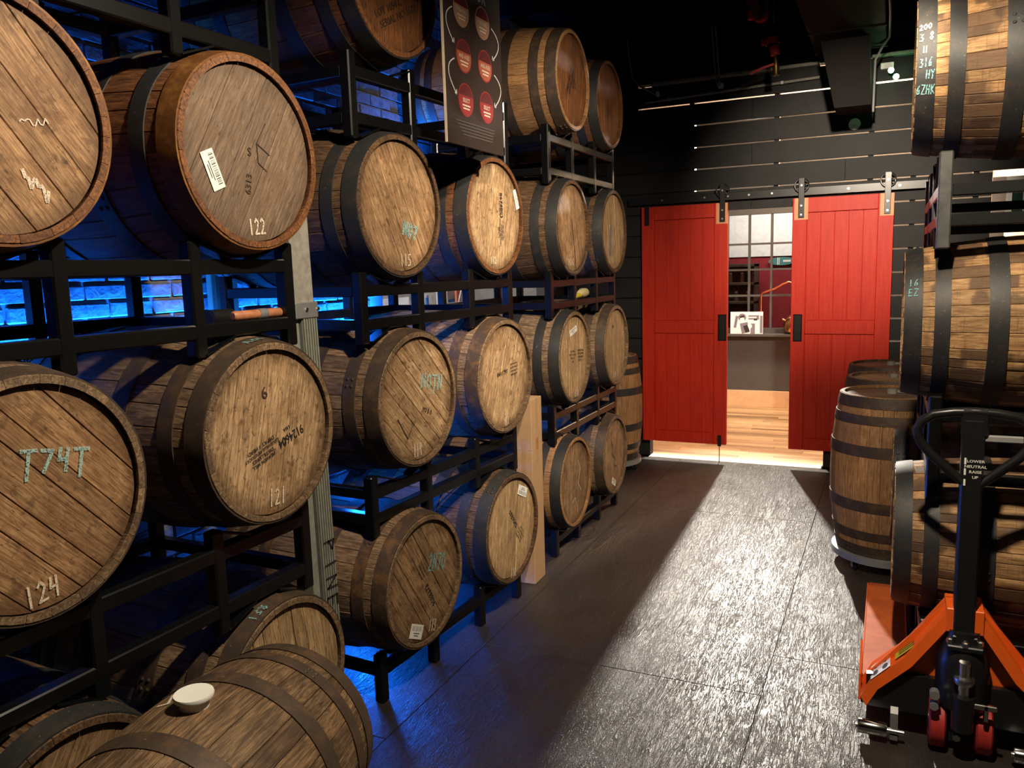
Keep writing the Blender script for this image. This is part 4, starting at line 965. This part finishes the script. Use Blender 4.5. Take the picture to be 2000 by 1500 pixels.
# ================================================================== CEILING AND BACK WALL FITTINGS
du = thing('air_duct', 'large black rectangular air duct under the ceiling with a dropped end', 'duct', (-.345, 5.0, 2.745))
mb = MB(); y0, y1 = 1.28, 1.62
mb.v = [(-.06, y0, 0), (.174, y0, 0), (.174, y1, 0), (-.06, y1, 0), (-.16, y0, .455), (.154, y0, .455), (.154, y1, .455), (-.16, y1, .455)]
mb.f = [(3, 2, 1, 0), (4, 5, 6, 7), (0, 1, 5, 4), (1, 2, 6, 5), (2, 3, 7, 6), (3, 0, 4, 7)]
part('drop_end', mb, M['duct_black'], du)
for k, (ya, yb) in enumerate(((-2.6, -1.2), (-1.2, .2), (.2, 1.06), (1.06, 1.64))):
    part('duct_section', MB().bbox(-.22, .255, ya+.002, yb-.002, .455, .75, .004), M['duct_black'], du)
    part('seam_flange', MB().bbox(-.228, .263, yb-.012, yb+.012, .448, .75, .003), M['duct_black'], du)
ca = thing('white_cable', 'pale grey cable running down beside the air duct', 'cable', (-.10, 6.3, 2.75))
part('cable_run', MB().tube([(.03, -1.3, .48), (.035, -.4, .47), (.03, .1, .45), (-.02, .3, .43), (-.06, .34, .36), (-.062, .34, .2), (-.065, .34, .0)], .008, 6), M['cable_grey'], ca, True)
sp = thing('sprinkler_pipe', 'dark sprinkler pipe with red couplings and brass valve near the ceiling', 'pipe', (-.90, 6.2, 3.0))
part('main_pipe', MB().tube([(.0, -4.2, .42), (.0, .0, .42), (.02, .14, .40), (.05, .2, .33), (.062, .2, .24)], .042, 12), M['duct_black'], sp, True)
for p0, p1 in (((.0, -.03, .42), (.0, .03, .42)), ((.055, .2, .30), (.06, .2, .255))): part('coupling', MB().tube([p0, p1], .053, 14), M['valve_red'], sp, True)
part('coupling_lug', MB().bbox(-.085, -.05, -.025, .025, .39, .45, .006).bbox(-.02, .008, .18, .22, .255, .30, .006), M['valve_red'], sp)
part('reducer', MB().tube([(.065, .2, .24), (.07, .2, .235), (.078, .2, .18)], [.036, .036, .034], 12), M['valve_red'], sp, True)
vv = part('valve', MB().tube([(.08, .2, .18), (.083, .2, .14), (.085, .2, .10), (.086, .2, .06), (.088, .2, .035)], [.012, .020, .024, .022, .028], 12), M['brass'], sp, True)
part('lever', MB().prism([(-.09, .052), (.0, .085), (.075, .10), (.075, .115), (.0, .10), (-.09, .072)], 'y', .155, .165), M['valve_red'], vv)
part('branch_pipe', MB().tube([(.03, .1, .42), (.045, .02, .70)], .016, 8), M['cable_grey'], sp, True)
part('hanger_rod', MB().tube([(.085, .05, .36), (.09, .02, .70)], .005, 6), M['steel_bolt'], sp)
cn = thing('conduit', 'thin pale conduit running along the top of the black board wall', 'conduit', (-1.25, 6.965, 3.06))
part('conduit_run', MB().tube([(-.70, 0, .0), (-.1, 0, .018), (.69, 0, .042)], .0105, 8), M['grey_board'], cn, True)
part('junction_box', MB().bbox(-.085, -.045, -.02, .02, .045, .085, .003), M['white_plastic'], cn)
part('clamp', MB().bbox(.40, .425, -.013, .02, .02, .046, .002).bbox(-.5, -.48, -.013, .02, -.006, .02, .002), M['steel_bolt'], cn)
cb = thing('hanging_cable', 'grey cable hanging from the ceiling to the left end of the conduit', 'cable', (-2.07, 6.9, 3.1))
part('cable_run', MB().tube([(-.01, 0, .60), (.0, 0, .35), (.03, .02, .16), (.08, .04, .10), (.16, .05, .05), (.24, .06, .0)], .008, 6), M['cable_grey'], cb, True)
part('plug', MB().bbox(.225, .25, .03, .06, -.005, .035, .003), M['paper_white'], cb)
cb = thing('twin_cable', 'pair of tan cables dropping from the ceiling to the conduit box', 'cable', (-1.335, 6.93, 3.12))
part('cable_run', MB().tube([(.0, 0, .0), (-.02, 0, .12), (-.05, -.02, .5)], .007, 6).tube([(.015, 0, .0), (.01, 0, .12), (-.02, -.02, .5)], .007, 6), M['grey_board'], cb, True)
sa = thing('wall_alarm', 'small round white alarm disc on the black boards below the duct', 'alarm', (-.302, 6.999, 2.727))
part('base', MB().lathe([(.040, -.018), (.044, -.01), (.044, 0)], 24, (0, 0, 0), 'y'), M['white_plastic'], sa, True)
part('centre_cap', MB().lathe([(.008, -.022), (.010, -.017)], 12, (0, 0, 0), 'y'), M['paper_white'], sa, True)
el = thing('emergency_light', 'small twin-head emergency light glowing green at the wall top', 'lamp', (-.07, 6.93, 3.0))
part('housing', MB().bbox(-.06, .03, -.02, .07, .095, .14, .004), M['white_plastic'], el)
for x, z in ((.012, .072), (.048, .022)):
    h_ = part('lamp_head', MB().lathe([(.012, -.03), (.022, -.05), (.022, -.06)], 14, (x, 0, z), 'y'), M['white_plastic'], el, True)
    part('bulb', MB().lathe([(.014, -.060), (.014, -.066)], 14, (x, 0, z), 'y'), M['lamp_green_white'], h_, True)
gd = bpy.data.lights.new('green_glow', 'POINT'); gd.energy = .7; gd.color = (.22, 1, .42); gd.shadow_soft_size = .02
go = bpy.data.objects.new('green_glow', gd); COL.objects.link(go); go.location = (-.04, 6.84, 3.05)

# ================================================================== THINGS IN THE NEXT ROOM
st = thing('copper_still', 'small round copper pot still with a swan neck on the window sill', 'still', (-1.0, 9.72, .875))
part('pot', MB().lathe([(.05, 0), (.09, .02), (.115, .08), (.11, .13), (.08, .175), (.035, .20)], 28), M['copper'], st, True)
part('cap', MB().lathe([(.03, .20), (.045, .235), (.042, .27), (.018, .30), (.014, .34)], 20), M['copper'], st, True)
part('swan_neck', MB().tube([(0, 0, .32), (-.005, 0, .50), (-.02, 0, .575), (-.06, 0, .59), (-.12, 0, .565), (-.22, 0, .51), (-.33, 0, .475), (-.355, 0, .46), (-.362, 0, .42), (-.362, 0, .23)], .0105, 10), M['copper'], st, True)
part('spout', MB().tube([(-.09, 0, .15), (-.125, 0, .165)], .010, 8), M['copper'], st, True)
cd = thing('photo_card', 'black and white picture card propped on the window sill', 'picture', (-1.512, 9.66, .876))
part('card', MB().bbox(-.183, .183, -.004, .006, 0, .255, .001), M['photo_white'], cd)
pv = lambda vf, m_, k=0: part('card_print', on_plane(vf, (0, -.0052-.0006*k, 0), (1, 0, 0), (0, 0, 1)), M[m_], cd)
pv(join2d(disc2d(.045, 16, -.05, .19), xf2d(rect2d(.09, .12), 12, -.02, .07), xf2d(rect2d(.03, .14), -10, -.12, .14), rect2d(.12, .05, .08, .19), xf2d(rect2d(.05, .12), 0, .07, .06), rect2d(.03, .2, .165, .11)), 'photo_grey')
pv(join2d(xf2d(disc2d(.026, 14), 0, -.05, .165), xf2d(disc2d(.028, 14), 0, .035, .09), xf2d(disc2d(.022, 14), 0, .10, .14), rect2d(.10, .014, .06, .19), rect2d(.05, .06, .12, .06)), 'photo_white', 1)
for vf in (xf2d(rect2d(.05, .022), 15, -.05, .20), xf2d(rect2d(.04, .02), 0, .10, .165), xf2d(rect2d(.05, .08), 20, .0, .06)): pv(vf, 'ink_black', 2)
ts = thing('teal_sign', 'teal oval sign on the red wall seen through the grid window', 'sign', (-1.36, 11.56, 1.70))
part('panel', MB().prism([(.17*math.cos(k*math.pi/14), .055*math.sin(k*math.pi/14)) for k in range(28)], 'y', -.01, .01), M['teal_paint'], ts)
part('sign_print', MB().box(-.055, -.04, -.012, -.011, -.045, .045).box(-.03, -.022, -.012, -.011, -.045, .045).box(.02, .12, -.012, -.011, -.012, .014), M['paper_white'], ts)
sf = thing('brown_shelf', 'dark brown shelf unit behind the grid window', 'shelf', (-1.93, 11.25, 0))
part('back', MB().box(-.3, .3, .14, .17, 0, 1.68), M['brown_shelf'], sf)
for z in (.3, .75, 1.15, 1.4, 1.64): part('shelf_board', MB().bbox(-.3, .3, -.15, .17, z, z+.035, .002), M['brown_shelf'], sf)
for x in (-.3, .28): part('side', MB().bbox(x, x+.02, -.15, .17, 0, 1.68, .002), M['brown_shelf'], sf)
for k in range(7):
    jr = thing('jar', 'small dark jar, %s on the brown shelf behind the grid window' % ('leftmost', 'second from left', 'third from left', 'in the middle', 'third from right', 'second from right', 'rightmost')[k], 'jar', (-2.12+.075*k, 11.22, 1.185 if k % 2 else 1.435), 0, 'jars on the brown shelf')
    part('glass', MB().lathe([(.025, 0), (.028, .01), (.028, .09), (.02, .11)], 10), M['crate_wood' if k % 3 else 'photo_grey'], jr, True)
    part('lid', MB().lathe([(.022, .11), (.022, .13)], 10), M['galvanized'], jr, True)
